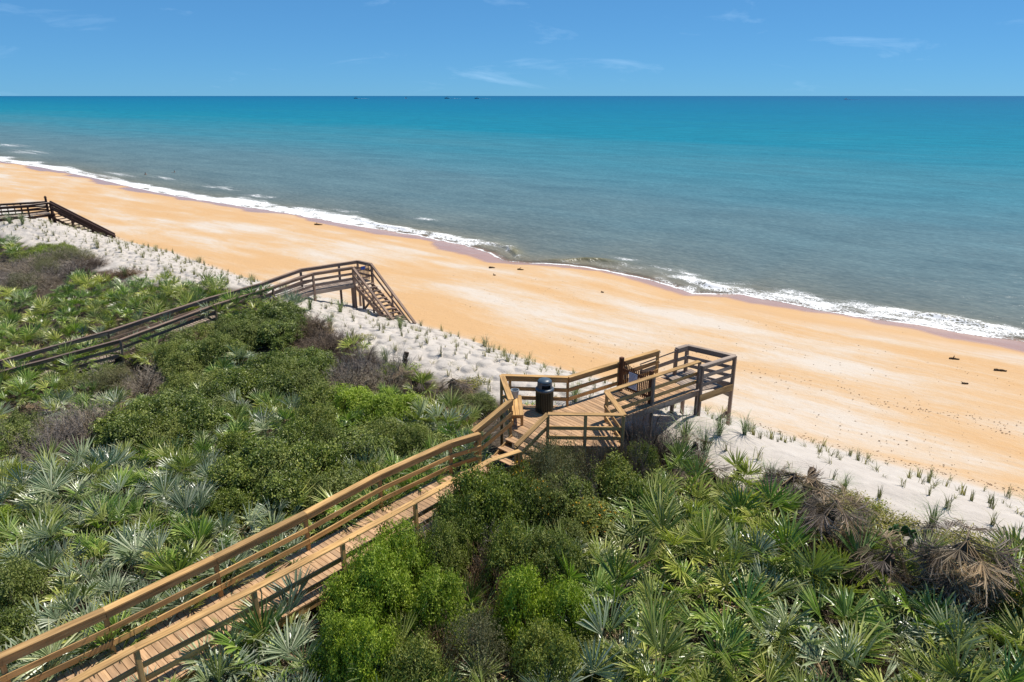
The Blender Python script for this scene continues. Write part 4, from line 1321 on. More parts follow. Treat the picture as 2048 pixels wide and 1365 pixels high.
def zone(u, v):
    """plain words for where a plant stands"""
    if u < 430 and v < 752 - 0.315 * u and v < 740:
        return 'beyond the middle boardwalk, ' + ('left edge' if u < 140 else 'midway along' if u < 290 else 'by the dune')
    rail = 1310 - 0.462 * u
    if v < rail and u < 1000:
        if v < 700: return 'just before the middle boardwalk' + (', left' if u < 250 else ' ramp')
        if v < 820:
            if u < 220: return 'below the middle boardwalk, left edge'
            if u < 480: return 'midway between both boardwalks'
            if u < 700: return 'inland of the mounded dune'
            return 'by the dune left of the landing'
        if v < 960:
            if u < 200: return 'at the left edge, middle height'
            if u < 480: return 'left of the big dark shrubs'
            if u < 760: return 'behind the near boardwalk bend'
            return 'close behind the stair rail'
        if v < 1090: return 'in the silvery field, ' + ('left' if u < 180 else 'centre' if u < 350 else 'right')
        return 'lower left behind the boardwalk' + (', frame edge' if u < 100 else ', by the rail' if v > rail - 90 else '')
    if u < 660: return 'bottom left before the boardwalk' + (', lowest row' if v > 1310 else '')
    if v < 960: return 'below the trash can landing' if u < 1180 else 'by the platform posts'
    if u < 1160:
        if v < 1090: return 'against the boardwalk below the steps' if u < 960 else 'among shrubs below the platform'
        if v < 1230: return 'in the green thicket, lower middle'
        return 'at the bottom centre'
    if u < 1420: return 'right of the flowering shrubs' if v < 1130 else 'lower right of centre' if v < 1270 else 'bottom edge right of centre'
    if u < 1700: return 'below the dune edge thatch' if v < 1130 else 'amid the right palmettos' if v < 1260 else 'bottom edge at the right'
    return 'by the right brown thatch' if v < 1240 else 'in the lower right corner'


PENDING = []          # things whose labels still have to be told apart
ORD = ['leftmost', 'second from left', 'third from left', 'fourth from left', 'fifth from left', 'sixth from left', 'seventh from left', 'eighth from left', 'ninth from left', 'tenth from left']


def tell_apart():
    by = {}
    for (o, lab, u, v) in PENDING: by.setdefault(lab, []).append((u, v, o))
    for lab, L in by.items():
        if len(L) == 1: L[0][2]['label'] = lab; continue
        L.sort(key=lambda q: q[1])
        rows = [L] if len(L) <= 5 else [L[:len(L) // 2], L[len(L) // 2:]]
        for ri, row in enumerate(rows):
            row.sort(key=lambda q: q[0])
            pre = '' if len(rows) == 1 else ('far row ' if ri == 0 else 'near row ')
            for i, (u, v, o) in enumerate(row):
                w = ('left one' if i == 0 else 'right one') if len(row) == 2 else 'rightmost' if i == len(row) - 1 else ORD[min(i, 9)] if i < 10 else ORD[min(len(row) - 1 - i, 9)].replace('left', 'right')
                o['label'] = f'{lab}, {pre}{w}'
                if len(o['label'].split()) > 16: print('LONG', o['label'])


SHRUBS = []           # (x, y, r)
for (u, v, pu, pv, kind, h) in MASSES:
    c = hit(u, v, 0.55 * h)
    dep = depth_of((c.x, c.y, c.z + 0.5 * h))
    rx = pu * dep / FPX
    down = math.atan2(CAM_H - c.z, math.hypot(c.x, c.y))
    ry = (pv * dep / FPX - 0.42 * h * math.cos(down)) / math.sin(down)
    ry = max(0.45, min(ry, 2.2 * rx))
    # fill the mass with single shrubs of about a metre
    step = 0.84
    spots = []
    for _ in range(260):
        a, b = VR.uniform(-1, 1, 2)
        if a * a + b * b > 1: continue
        px, py = a * max(rx - 0.45, 0.05), b * max(ry - 0.4, 0.05)
        if all((px - q[0]) ** 2 + (py - q[1]) ** 2 > step ** 2 for q in spots): spots.append((px, py))
    for (px, py) in spots:
        x, y = c.x + px, c.y + py
        r = min(max(0.7, 0.55 * (rx + ry)), VR.uniform(0.95, 1.25))
        k2 = kind; q = VR.random()
        if kind == 'bright' and q < 0.24: k2 = 'mid' if q < 0.10 else 'red'
        elif kind == 'mid' and q < 0.18: k2 = 'bright' if q < 0.07 else 'dark' if q < 0.12 else 'red'
        elif kind == 'dark' and q < 0.14: k2 = 'mid'
        elif kind in ('grey', 'brown', 'red') and q < 0.14: k2 = 'dusty'
        SHRUBS.append((x, y, r, k2, h * VR.uniform(0.95, 1.25)))


def seg_dist(x, y, a, b):
    p = Vector((x, y)); a = Vector((a.x, a.y)); b = Vector((b.x, b.y)); d = b - a
    t = max(0, min(1, (p - a).dot(d) / d.length_squared)); return (a + d * t - p).length


WALKS = [((ext[0] + extR[0]) / 2, (Lp[-1] + Rp[-1]) / 2, 0.85), ((Lp[-1] + Rp[-1]) / 2, stair_top, 0.85), ((LL[0] + RR[0]) / 2, (LL[-1] + RR[-1]) / 2, 0.75),
         ((LL[-1] + RR[-1]) / 2, (LE + RE) / 2, 0.8), ((B_ + G_) / 2, (D_ + E_) / 2, 0.9), (cen, cen + Vector((0.1, 0, 0)), 1.55)]


def walk_gap(x, y):
    return min(seg_dist(x, y, a, b) - w for a, b, w in WALKS)


for (x, y, r, kind, h) in SHRUBS:
    for _ in range(14):
        gap = walk_gap(x, y)
        if gap > 0.42: break
        gx = walk_gap(x + 0.05, y) - walk_gap(x - 0.05, y); gy = walk_gap(x, y + 0.05) - walk_gap(x, y - 0.05)
        l_ = math.hypot(gx, gy) or 1
        x += 0.12 * gx / l_; y += 0.12 * gy / l_
    gap = walk_gap(x, y)
    if gap < 0.2: continue
    r2 = min(r, max(0.72, gap + 0.35))
    z = ground1(x, y)
    u, v = to_px((x, y, z + 0.6 * h))
    _o = shrub(kind, x, y, z, r2 * VR.uniform(0.92, 1.1), r2 * VR.uniform(0.92, 1.1), h / 0.80 if kind not in TWIGS else h, KIND_WORDS[kind] + ' ' + zone(u, v), KIND_WORDS[kind] + 's')
    PENDING.append((_o, KIND_WORDS[kind] + ' ' + zone(u, v), u, v))

NEAR_RAIL = []
for (i, t_, off_, kind, r, h) in [(2, 0.05, 0.85, 'bright', 0.9, 2.3), (2, 0.45, 0.95, 'bright', 0.85, 2.2), (2, 0.8, 0.85, 'grey', 0.7, 2.1), (2, 1.1, 0.9, 'mid', 0.7, 1.7), (3, 0.3, 0.8, 'dark', 0.75, 2.0),
                                (3, 0.65, 0.85, 'dark', 0.8, 2.1), (3, 0.95, 0.95, 'dark', 0.75, 1.9), (1, 0.75, 1.0, 'bright', 0.8, 1.9)]:
    p = Rp[i] + (Rp[min(i + 1, 4)] - Rp[i]) * t_ + Vector((wn.x, wn.y, 0)) * off_
    NEAR_RAIL.append((kind, p.x, p.y, r, h))
# bushes growing tight against the landing and its end walkway
for (kind, x, y, r, h) in [('brown', 4.1, 20.0, 0.9, 2.7), ('brown', 4.9, 20.6, 0.7, 1.8), ('brown', 3.6, 18.6, 0.8, 2.6), ('mid', 2.95, 18.1, 0.95, 1.75), ('brown', 2.3, 18.3, 0.8, 2.6),
                           ('dusty', 1.65, 18.1, 0.8, 2.15), ('dusty', 1.15, 17.6, 0.75, 1.8), ('flower', 0.75, 17.2, 0.7, 1.6), ('mid', 3.9, 19.3, 0.6, 1.8), ('brown', 2.8, 18.6, 0.6, 2.4), ('dark', 3.4, 17.7, 0.7, 1.4), ('grey', 1.9, 17.5, 0.7, 1.7)] + NEAR_RAIL:
    z = ground1(x, y); SHRUBS.append((x, y, r, kind, h))
    u, v = to_px((x, y, z + 0.6 * h))
    _o = shrub(kind, x, y, z, r, r, h / 0.80 if kind not in TWIGS else h * 1.1, KIND_WORDS[kind] + ' against the landing', KIND_WORDS[kind] + 's')
    PENDING.append((_o, KIND_WORDS[kind] + (' against the landing rail' if y > 17 else ' tight against the right boardwalk rail'), u, v))

# palmettos fill the rest of the scrub
cand = []
pts = []
cell = {}


def far_enough(x, y, d):
    i, j = int(x // 1.2), int(y // 1.2)
    for a in (-1, 0, 1):
        for b in (-1, 0, 1):
            for (px, py) in cell.get((i + a, j + b), ()):
                if (px - x) ** 2 + (py - y) ** 2 < d * d: return False
    return True


BARE = [(1650, 1060, 75, 75), (1930, 1170, 95, 110), (1560, 980, 75, 30), (1440, 955, 40, 30), (900, 790, 60, 30), (1990, 1115, 70, 40), (1740, 1030, 110, 40), (1880, 1085, 120, 30)]
PALMS = []
for _ in range(16000):
    u = VR.uniform(-60, 2110); v = VR.uniform(470, 1440)
    P = at(u, v, 4.4)
    x, y = P.x, P.y
    s_, n_ = sn(P)
    if n_ > float(veg_n(np.array([s_]))[0]) - (0.75 if s_ > 9 else 1.2): continue
    z = ground1(x, y)
    uu, vv = to_px((x, y, z + 0.7))
    if uu < -60 or uu > 2110 or vv > 1450: continue
    if walk_gap(x, y) < 0.20: continue
    if 1230 < uu < 1500 and vv < 935: continue
    if 960 < uu < 1230 and vv < 1000: continue
    if any(((uu - a) / p) ** 2 + ((vv - b) / (q * 1.05)) ** 2 < 1 for (a, b, p, q, _, _) in MASSES) and VR.random() < 0.93: continue
    if any(((uu - a) / p) ** 2 + ((vv - b) / q) ** 2 < 1 for (a, b, p, q) in BARE): continue
    d = 0.80 if y > 24 else 0.88 if x > 1.5 else 0.74
    if not far_enough(x, y, d): continue
    if any((x - a) ** 2 + (y - b) ** 2 < (r * 0.98) ** 2 for (a, b, r, _, _) in SHRUBS): continue
    cell.setdefault((int(x // 1.2), int(y // 1.2)), []).append((x, y))
    PALMS.append((y, x, z, uu, vv))
PALMS.sort()
print('palmettos', len(PALMS), 'shrubs', len(SHRUBS))
TW = {'silver': 'silvery', 'green': 'green', 'olive': 'yellow green'}
far_v = []; far_f = []
for i, (y, x, z, u, v) in enumerate(PALMS):
    left = u < 700 and y < 26
    q = VR.random()
    if left: tone = 'silver' if q < 0.68 else 'green' if q < 0.9 else 'olive'
    elif u > 1150: tone = 'silver' if q < 0.12 else 'green' if q < 0.66 else 'olive'
    else: tone = 'silver' if q < 0.15 else 'green' if q < 0.72 else 'olive'
    if i < 300:
        size = VR.uniform(0.82, 1.2) * (1.06 if y < 20 else 1.0) * (1.15 if walk_gap(x, y) < 0.8 else 1.0) * (1.22 if x > 1.5 and y < 22 else 1.0)
        w = 'tall ' if size > 1.1 else 'low ' if size < 0.88 else ''
        _o = palmetto(x, y, z + 0.05, tone, size, int(VR.integers(11, 16)) if y < 26 else int(VR.integers(8, 12)), f'{w}{TW[tone]} saw palmetto {zone(u, v)}', 'saw palmettos in the dune scrub')
        PENDING.append((_o, _o['label'], u, v))
    else:
        far_v.append((x, y, z, tone))
if far_v:
    # the farthest palmettos read as one mass: joined
    acc = {}
    for (x, y, z, tone) in far_v:
        for k in range(8):
            me = FRONDS[tone][int(VR.integers(0, 5))]
            co = np.empty(len(me.vertices) * 3, dtype=np.float32); me.vertices.foreach_get('co', co); co = co.reshape(-1, 3)
            fi = np.empty(len(me.loops), dtype=np.int32); me.loops.foreach_get('vertex_index', fi); fi = fi.reshape(-1, 3)
            rn = np.empty(len(me.vertices), dtype=np.float32); me.attributes['rnd'].data.foreach_get('value', rn)
            t = (k + 0.5) / 8
            M = Matrix.Translation((x, y, z + 0.05)) @ Matrix.Rotation(2.4 * k + VR.uniform(0, 1), 4, 'Z') @ Matrix.Rotation(math.radians(8 + 62 * t), 4, 'Y') @ Matrix.Scale(VR.uniform(0.8, 1.15), 4)
            A = np.array(M); co = co @ A[:3, :3].T + A[:3, 3]
            lst = acc.setdefault(tone, [[], [], [], 0])
            lst[0].append(co); lst[1].append(fi + lst[3]); lst[2].append(rn); lst[3] += len(co)
    for tone, (a, b, c_, _) in acc.items():
        me = np_mesh('palmetto_thicket', np.concatenate(a), np.concatenate(b), {'silver': M_SILVER, 'green': M_GREENF, 'olive': M_OLIVEF}[tone], {'rnd': np.concatenate(c_), 'tip': np.zeros(sum(len(q) for q in c_))})
        tag(add('palmetto_thicket', me), f'{TW[tone]} palmettos packed together at the far left', 'palmettos', kind='stuff')

# ------------------------------------------------------------------ grasses, dead palms, litter
def tuft_mesh(name, mat, seed, nb=26, h=0.42, spread=0.20, w=0.011, lean=0.55):
    r = np.random.default_rng(seed); V = []; F = []; RN = []
    for i in range(nb):
        a = r.uniform(0, 6.28); d = np.array([math.cos(a), math.sin(a), 0]); o = np.array([r.normal(0, 0.035), r.normal(0, 0.035), -0.02])
        H = h * r.uniform(0.5, 1.2); sp = spread * r.uniform(0.2, 1.6)
        s_ = np.array([-d[1], d[0], 0]) * w * r.uniform(0.6, 1.3)
        p1 = o + d * sp * 0.25 + np.array([0, 0, H * 0.5]); p2 = o + d * sp * 0.65 + np.array([0, 0, H * 0.86]); p3 = o + d * sp * (1.0 + lean) + np.array([0, 0, H * r.uniform(0.8, 1.08)])
        k = len(V); V += [o - s_, o + s_, p1 - s_ * .85, p1 + s_ * .85, p2 - s_ * .55, p2 + s_ * .55, p3]; RN += [float(np.clip(r.normal(0.5, 0.28), 0, 1))] * 7
        F += [(k, k + 1, k + 3), (k, k + 3, k + 2), (k + 2, k + 3, k + 5), (k + 2, k + 5, k + 4), (k + 4, k + 5, k + 6)]
    return np_mesh(name, np.array(V), np.array(F), mat, {'rnd': RN})


TUFT = [tuft_mesh('tuft', M_GRASS, 600 + k, nb=[14, 24, 34, 18, 10][k], h=[0.34, 0.42, 0.50, 0.55, 0.30][k], spread=[0.14, 0.2, 0.26, 0.12, 0.2][k]) for k in range(5)]
BIGT = [tuft_mesh('tuft', M_GRASSB, 620 + k, nb=70, h=0.85, spread=0.42, w=0.012, lean=0.8) for k in range(3)]
HX = Matrix.Identity(4)


def surf(s, n):
    """height of the dune surface with its mounds"""
    S = np.array([s]); N = np.array([n])
    return float(base_ground(S, N)[0])


def dune_zone(u, v):
    if u < 260: return 'by the far dark boardwalk'
    if u < 480: return 'left of the middle boardwalk'
    if u < 620: return 'behind the middle rails'
    if u < 800: return 'below the middle stairs'
    if u < 920: return 'between stairs and platform' + (', upper rows' if v < 720 else ', lower rows')
    if u < 1130: return 'left of the landing'
    if u < 1480: return 'beside the platform end'
    if u < 1640: return 'right of the platform' + (', beachward' if v < 900 else '')
    if u < 1850: return 'on sand at the right' + (', beachward' if v < 950 else ', by the palms')
    return 'on sand at the right edge'


tl_ = []
for (s_, n_, k) in TUFTS:
    x, y = xy(s_, n_); z = surf(s_, n_)
    u, v = to_px((x, y, z))
    if u < -20 or u > 2070 or walk_gap(x, y) < 0.1: continue
    if VR.random() < (0.34 if s_ < 9 else 0.30): continue
    tl_.append((y, x, z, k, u, v))
tl_.sort()
rest = []
for i, (y, x, z, k, u, v) in enumerate(tl_):
    j = int(VR.integers(0, 5))
    if VR.random() < 0.5: j = 4 if VR.random() < 0.5 else 0
    sc = k * VR.uniform(0.75, 1.25)
    M = Matrix.Translation((x, y, z)) @ Matrix.Rotation(VR.uniform(0, 6.28), 4, 'Z') @ Matrix.Scale(sc, 4)
    if i < 300:
        w = ['thin', 'bushy', 'wide', 'upright', 'sparse'][j]
        sz = 'tall ' if sc > 1.05 else 'short ' if sc < 0.7 else ''
        o = put(bpy.data.objects.new('sea_oats_tuft', TUFT[j]), M)
        tag(o, f'{w} sea oats tuft {dune_zone(u, v)}', 'grass tuft', 'sea oats planted on the dune')
        PENDING.append((o, o['label'], u, v))
    else:
        rest.append((j, M))
if rest:
    a = []; b = []; c_ = []; off = 0
    for (j, M) in rest:
        me = TUFT[j]
        co = np.empty(len(me.vertices) * 3, dtype=np.float32); me.vertices.foreach_get('co', co); co = co.reshape(-1, 3)
        fi = np.empty(len(me.loops), dtype=np.int32); me.loops.foreach_get('vertex_index', fi); fi = fi.reshape(-1, 3)
        rn = np.empty(len(me.vertices), dtype=np.float32); me.attributes['rnd'].data.foreach_get('value', rn)
        A = np.array(M); a.append(co @ A[:3, :3].T + A[:3, 3]); b.append(fi + off); c_.append(rn); off += len(co)
    tag(add('sea_oats', np_mesh('sea_oats', np.concatenate(a), np.concatenate(b), M_GRASS, {'rnd': np.concatenate(c_)})), 'far rows of sea oats tufts on the dune', 'grass', kind='stuff')

# larger blue green clumps of grass
for i, (u, v, sc, lab) in enumerate([
        (1370, 868, 1.25, 'tall blue green grass clump leaning beside the platform posts'), (1410, 890, 1.1, 'tall grass clump right of the platform on white sand'),
        (1350, 905, 1.1, 'grass clump under the platform near the dark bushes'), (1440, 850, 0.9, 'grass clump at the foot of the platform corner post'),
        (1395, 930, 1.0, 'grass clump above the fallen grey log'), (1540, 955, 1.0, 'blue green grass clump behind the dead thatch on the dune'),
        (1575, 975, 0.9, 'small blue green grass clump next to the standing dead stump'), (1630, 985, 0.8, 'grass clump at the left end of the yellow ground cover'),
        (1865, 1035, 0.85, 'single bushy grass clump on smooth sand near right edge'), (1150, 785, 0.9, 'green grass clump seen behind the platform rail boards'),
        (585, 612, 0.9, 'pale grass clump against the middle boardwalk fascia'), (620, 605, 0.9, 'grass clump under the middle boardwalk end'),
        (680, 612, 1.0, 'grass clump beside the middle stair posts'), (660, 640, 0.9, 'grass clump on the mound below the middle boardwalk'),
        (800, 645, 0.9, 'dark grass clump at the foot of the middle stairs'), (770, 710, 0.9, 'grass clump on the dune edge above the grey twigs'),
        (20, 437, 1.3, 'grass clump in front of the far dark boardwalk, left'), (45, 437, 1.3, 'grass clump in front of the far dark boardwalk, right'),
        (1490, 850, 0.8, 'grass clump alone on sand right of the platform post'), (1690, 960, 0.6, 'small grass clump above the yellow ground cover'),
        (250, 540, 0.9, 'grass clump at the dune edge by the reddish bush'), (320, 560, 0.8, 'grass clump on the dune edge above the palmettos')]):
    c = hit(u, v + 8, 0.25)
    put(tag(bpy.data.objects.new('grass_clump', BIGT[i % 3]), lab, 'grass', 'big grass clumps'), Matrix.Translation(c) @ Matrix.Rotation(i * 1.3, 4, 'Z') @ Matrix.Scale(sc, 4))


def cover(name, label, spots, mat, seed, leaf=0.05, dens=420, hgt=0.10):
    """low creeping plants that nobody could count"""
    r = np.random.default_rng(seed); C = []
    for (u, v, pu, pv) in spots:
        c = hit(u, v, 0.05); d = depth_of(c); rx = pu * d / FPX; ry = pv * d / FPX / 0.48
        n = int(dens * rx * ry * 3.1)
        a = r.uniform(0, 6.28, n); q = np.sqrt(r.uniform(0, 1, n))
        x = c.x + rx * q * np.cos(a) + r.normal(0, 0.12, n); y = c.y + ry * q * np.sin(a) + r.normal(0, 0.12, n)
        keep = fbm(x * 1.6, y * 1.6, seed, 3) > (q - 0.75) * 1.2 - 0.25
        x, y = x[keep], y[keep]
        s = x * SDIR[0] + y * SDIR[1]; nn = x * NDIR[0] + y * NDIR[1]
        C.append(np.stack([x, y, base_ground(s, nn) + r.uniform(0.01, 1, len(x)) ** 1.5 * hgt + 0.02], 1))
    C = np.concatenate(C); n = len(C)
    N = r.normal(0, 0.5, (n, 3)) + np.array([0, 0, 0.9]); N /= np.linalg.norm(N, axis=1)[:, None]
    A = np.cross(N, r.normal(0, 1, (n, 3))); A /= np.linalg.norm(A, axis=1)[:, None]; B = np.cross(N, A)
    l = leaf * r.uniform(0.6, 1.4, n)[:, None]
    V = np.stack([C - A * l, C + B * l * .35, C + A * l, C - B * l * .35], 1).reshape(-1, 3)
    tag(add(name, np_mesh(name, V, np.arange(4 * n).reshape(-1, 4), mat, {'rnd': np.repeat(r.random(n), 4)})), label, 'ground cover', kind='stuff')


cover('ground_cover', 'yellow green creeping plants along the dune edge', [(1720, 1020, 55, 20), (1790, 1050, 60, 16), (1690, 1000, 30, 14), (1900, 1075, 60, 12), (2000, 1105, 60, 14), (715, 680, 30, 10), (940, 770, 34, 10),
                                                                     (1545, 965, 40, 8), (640, 665, 24, 8), (150, 520, 40, 8)], M_YELLOW, 5, leaf=0.042, dens=1500, hgt=0.20)
cover('low_green_cover', 'bright green creeping patch on the dune edge', [(800, 740, 40, 10), (1530, 965, 36, 8), (1740, 1015, 26, 7), (1075, 815, 40, 8), (1850, 1150, 40, 14), (2000, 1140, 50, 16)], M_BRIGHT, 6, leaf=0.045, dens=900, hgt=0.18)


# fallen dry leaves and bits of thatch under the palmettos
def litter():
    r = np.random.default_rng(9); n = 26000
    u = r.uniform(-40, 2090, n); v = r.uniform(480, 1400, n)
    vp = (v - 682.5) / FPX; t = (CAM_H - 4.0) / (SP + vp * CP)
    x = t * (u - 1024) / FPX; y = t * (CP - vp * SP)
    s = x * SDIR[0] + y * SDIR[1]; nn = x * NDIR[0] + y * NDIR[1]
    k = nn < veg_n(s) + r.normal(0, 0.5, n)
    x, y, s, nn = x[k], y[k], s[k], nn[k]; n = len(x)
    C = np.stack([x, y, base_ground(s, nn) + r.uniform(0.02, 0.22, n)], 1)
    A = r.normal(0, 1, (n, 3)) * np.array([1, 1, 0.35]); A /= np.linalg.norm(A, axis=1)[:, None]
    B = np.cross(A, r.normal(0, 1, (n, 3))); B /= np.linalg.norm(B, axis=1)[:, None]
    l = r.uniform(0.08, 0.30, n)[:, None]; w = r.uniform(0.006, 0.014, n)[:, None]
    V = np.stack([C - A * l, C + B * w, C + A * l, C - B * w], 1).reshape(-1, 3)
    tag(add('leaf_litter', np_mesh('leaf_litter', V, np.arange(4 * n).reshape(-1, 4), M_DEADF, {'rnd': np.repeat(r.random(n), 4)})), 'dry fallen palmetto blades under the scrub', 'leaf litter', kind='stuff')


litter()


def dead_palm(u, v, h, nf, rad, label, lean=(0, 0), tip=None):
    c = hit(u, v, 0.5 * h)
    o = thing('dead_palm', c, label, 'dead palm', 'dead palms with hanging thatch')
    pts = [c + Vector((lean[0] * t * t, lean[1] * t * t, -0.1 + (h * 0.86 + 0.1) * t)) for t in np.linspace(0, 1, 6)]
    b = MB().tube(pts, [0.17, 0.15, 0.14, 0.13, 0.12, 0.08], 9)
    r = np.random.default_rng(int(u + v))
    b.v = [p + Vector(r.normal(0, 0.012, 3)) for p in b.v]
    put(bpy.data.objects.new('trunk', b.mesh('trunk', M_TRUNK)), Matrix.Identity(4), o)
    for i in range(int(nf * 2.0)):
        t = r.uniform(0.35, 1.0); p = c + Vector((lean[0] * t * t, lean[1] * t * t, h * t))
        az = i * 2.4 + r.normal(0, 0.3)
        tilt = math.radians(r.uniform(125, 172) if t < 0.88 else r.uniform(80, 140))
        me = DEADS[3] if r.random() < 0.2 else DEADS[int(r.integers(0, 3))]
        M = Matrix.Translation(p) @ Matrix.Rotation(az, 4, 'Z') @ Matrix.Rotation(tilt, 4, 'Y') @ Matrix.Rotation(r.normal(0, 0.4), 4, 'Z') @ Matrix.Scale(rad * r.uniform(0.75, 1.15), 4)
        put(bpy.data.objects.new('dead_frond', me), M, o)
    return o


dead_palm(1640, 1060, 1.9, 70, 1.35, 'tall grey dead palm of hanging thatch below the yellow ground cover', (0.25, -0.1))
dead_palm(1920, 1150, 2.2, 80, 1.5, 'largest brown dead palm thatch at the right, before the fallen branch', (-0.1, -0.1))
dead_palm(1555, 985, 1.2, 44, 1.15, 'low mound of dark dead thatch at the stump on the dune edge', (0.5, 0.1))
dead_palm(1612, 1000, 1.3, 34, 1.1, 'dark dead thatch between the stump and the tall grey dead palm', (0.2, 0.0))
dead_palm(1385, 905, 0.9, 26, 0.85, 'small dead thatch left of the grey log under the grass clump', (0.1, 0))
dead_palm(1440, 960, 0.9, 36, 1.1, 'sprawling pale dead thatch beside the slanting grey log', (-0.4, 0))
dead_palm(1760, 1140, 1.5, 40, 1.2, 'shaded dark thatch between the two big dead palms', (0.1, -0.2))
dead_palm(900, 780, 1.0, 40, 1.15, 'spiky dead palmetto by the dune left of the landing', (0.1, 0))
dead_palm(835, 770, 0.9, 30, 1.1, 'dead palmetto thatch left of the spiky dead palmetto', (-0.2, 0))
dead_palm(945, 830, 0.6, 20, 0.9, 'dry palmetto thatch right behind the stair rail', (0, 0))
dead_palm(640, 660, 0.7, 22, 0.9, 'dark dead palmetto at the corner of the middle dune', (0, 0))
dead_palm(700, 690, 0.6, 20, 0.85, 'dead palmetto thatch in the brown twigs by the middle dune', (0, 0))
dead_palm(330, 1035, 0.5, 14, 0.8, 'tan dead palmetto inside the silvery palmetto field', (0, 0))


def log(name, label, cat, p0, p1, r0, r1, seed, mat=M_TRUNK, knots=2):
    r = np.random.default_rng(seed); p0 = Vector(p0); p1 = Vector(p1)
    L = (p1 - p0).length
    pts = [p0 + (p1 - p0) * t + Vector((0, 0, 1)) * 0.06 * L * math.sin(3.1 * t) * r.uniform(0.3, 1) + Vector(r.normal(0, 0.02 * L, 3)) * (0 < t < 1) for t in np.linspace(0, 1, 7)]
    b = MB().tube(pts, [r0 + (r1 - r0) * t for t in np.linspace(0, 1, 7)], 8)
    o = thing(name, p0, label, cat)
    put(bpy.data.objects.new('trunk', b.mesh('log', mat)), Matrix.Identity(4), o)
    for k in range(knots):
        i = 2 + k * 2; d = Vector(r.normal(0, 1, 3)); d.z = abs(d.z) + 0.2; d.normalize()
        put(bpy.data.objects.new('branch_stub', MB().tube([pts[i], pts[i] + d * (r0 * 1.6 + 0.06)], [r0 * 0.45, r0 * 0.2], 6).mesh('stub', mat)), Matrix.Identity(4), o)
    return o


c = hit(1455, 958, 0.1); e = at(1494, 932, c.z + 0.75)
log('fallen_log', 'slanting grey log rising over the white sand right of the platform', 'log', c, e, 0.10, 0.07, 3)
c = hit(1612, 995, 0.0); log('dead_stump', 'dark upright dead stump on the dune edge above thatch', 'stump', c, c + Vector((0.10, 0.05, 0.95)), 0.16, 0.10, 4)
c = hit(806, 738, 0.0); log('dead_stump', 'short dark broken stump on the dune left of the landing', 'stump', c, c + Vector((0.18, 0.1, 0.75)), 0.10, 0.12, 5)
c = hit(1990, 1120, 0.2); log('fallen_branch', 'dark fallen palm stem behind the big right thatch', 'branch', c + Vector((-0.8, 0.1, 0.15)), c + Vector((1.2, -0.2, 0.25)), 0.11, 0.06, 6)
M_DRIFT = mat_plain('dark_wet_driftwood', (0.085, 0.055, 0.03), 0.8, 0.2, 0.3)
for i, (u, v, L, lab) in enumerate([(984, 536, 0.55, 'small dark driftwood lump on the wet beach, left of a pair'), (1041, 540, 0.55, 'small dark driftwood lump on the wet beach, right of a pair'),
                                    (1909, 719, 0.5, 'short driftwood piece on the orange beach at the right'), (2001, 742, 0.6, 'driftwood piece on the beach nearest the right edge'),
                                    (989, 551, 0.2, 'tiny dark driftwood chip below the driftwood pair'), (1205, 585, 0.2, 'tiny driftwood chip on the smooth orange sand'),
                                    (637, 450, 1.0, 'thin driftwood stick on the far beach near the foam'), (1930, 768, 0.3, 'small brown wrack piece on the sand below the driftwood')]):
    p = hit(u, v, 0.03)
    a = 0.25 + 0.5 * ((i * 37) % 7) / 7
    log('driftwood', lab, 'driftwood', p + Vector((-L / 2, 0.1 * a, 0.04)), p + Vector((L / 2, -0.1 * a, 0.05)), 0.08 * (0.6 + L), 0.035, 30 + i, M_DRIFT, 1)


# prickly pear
M_CACT = mat_plain('cactus_green', (0.05, 0.12, 0.03), 0.5, 0.4, 0.2)
c = hit(1795, 1078, 0.2)
cac = thing('prickly_pear', c, 'dark green prickly pear pads beside the yellow ground cover', 'cactus')
pad = MB().rings([[(0.10 * math.sin(q) * math.cos(a), 0.022 * math.sin(q) * math.sin(a), 0.13 - 0.13 * math.cos(q)) for a in np.linspace(0, 6.283, 12, endpoint=False)] for q in np.linspace(0.15, 3.0, 7)]).mesh('pad', M_CACT, True)
rr_ = np.random.default_rng(4)
for i in range(26):
    p = c + Vector((rr_.normal(0, 0.32), rr_.normal(0, 0.2), rr_.uniform(0, 0.32)))
    put(bpy.data.objects.new('pad', pad), Matrix.Translation(p) @ Matrix.Rotation(rr_.uniform(0, 6.28), 4, 'Z') @ Matrix.Rotation(rr_.normal(0, 0.5), 4, 'Y') @ Matrix.Scale(rr_.uniform(0.8, 1.3), 4), cac)


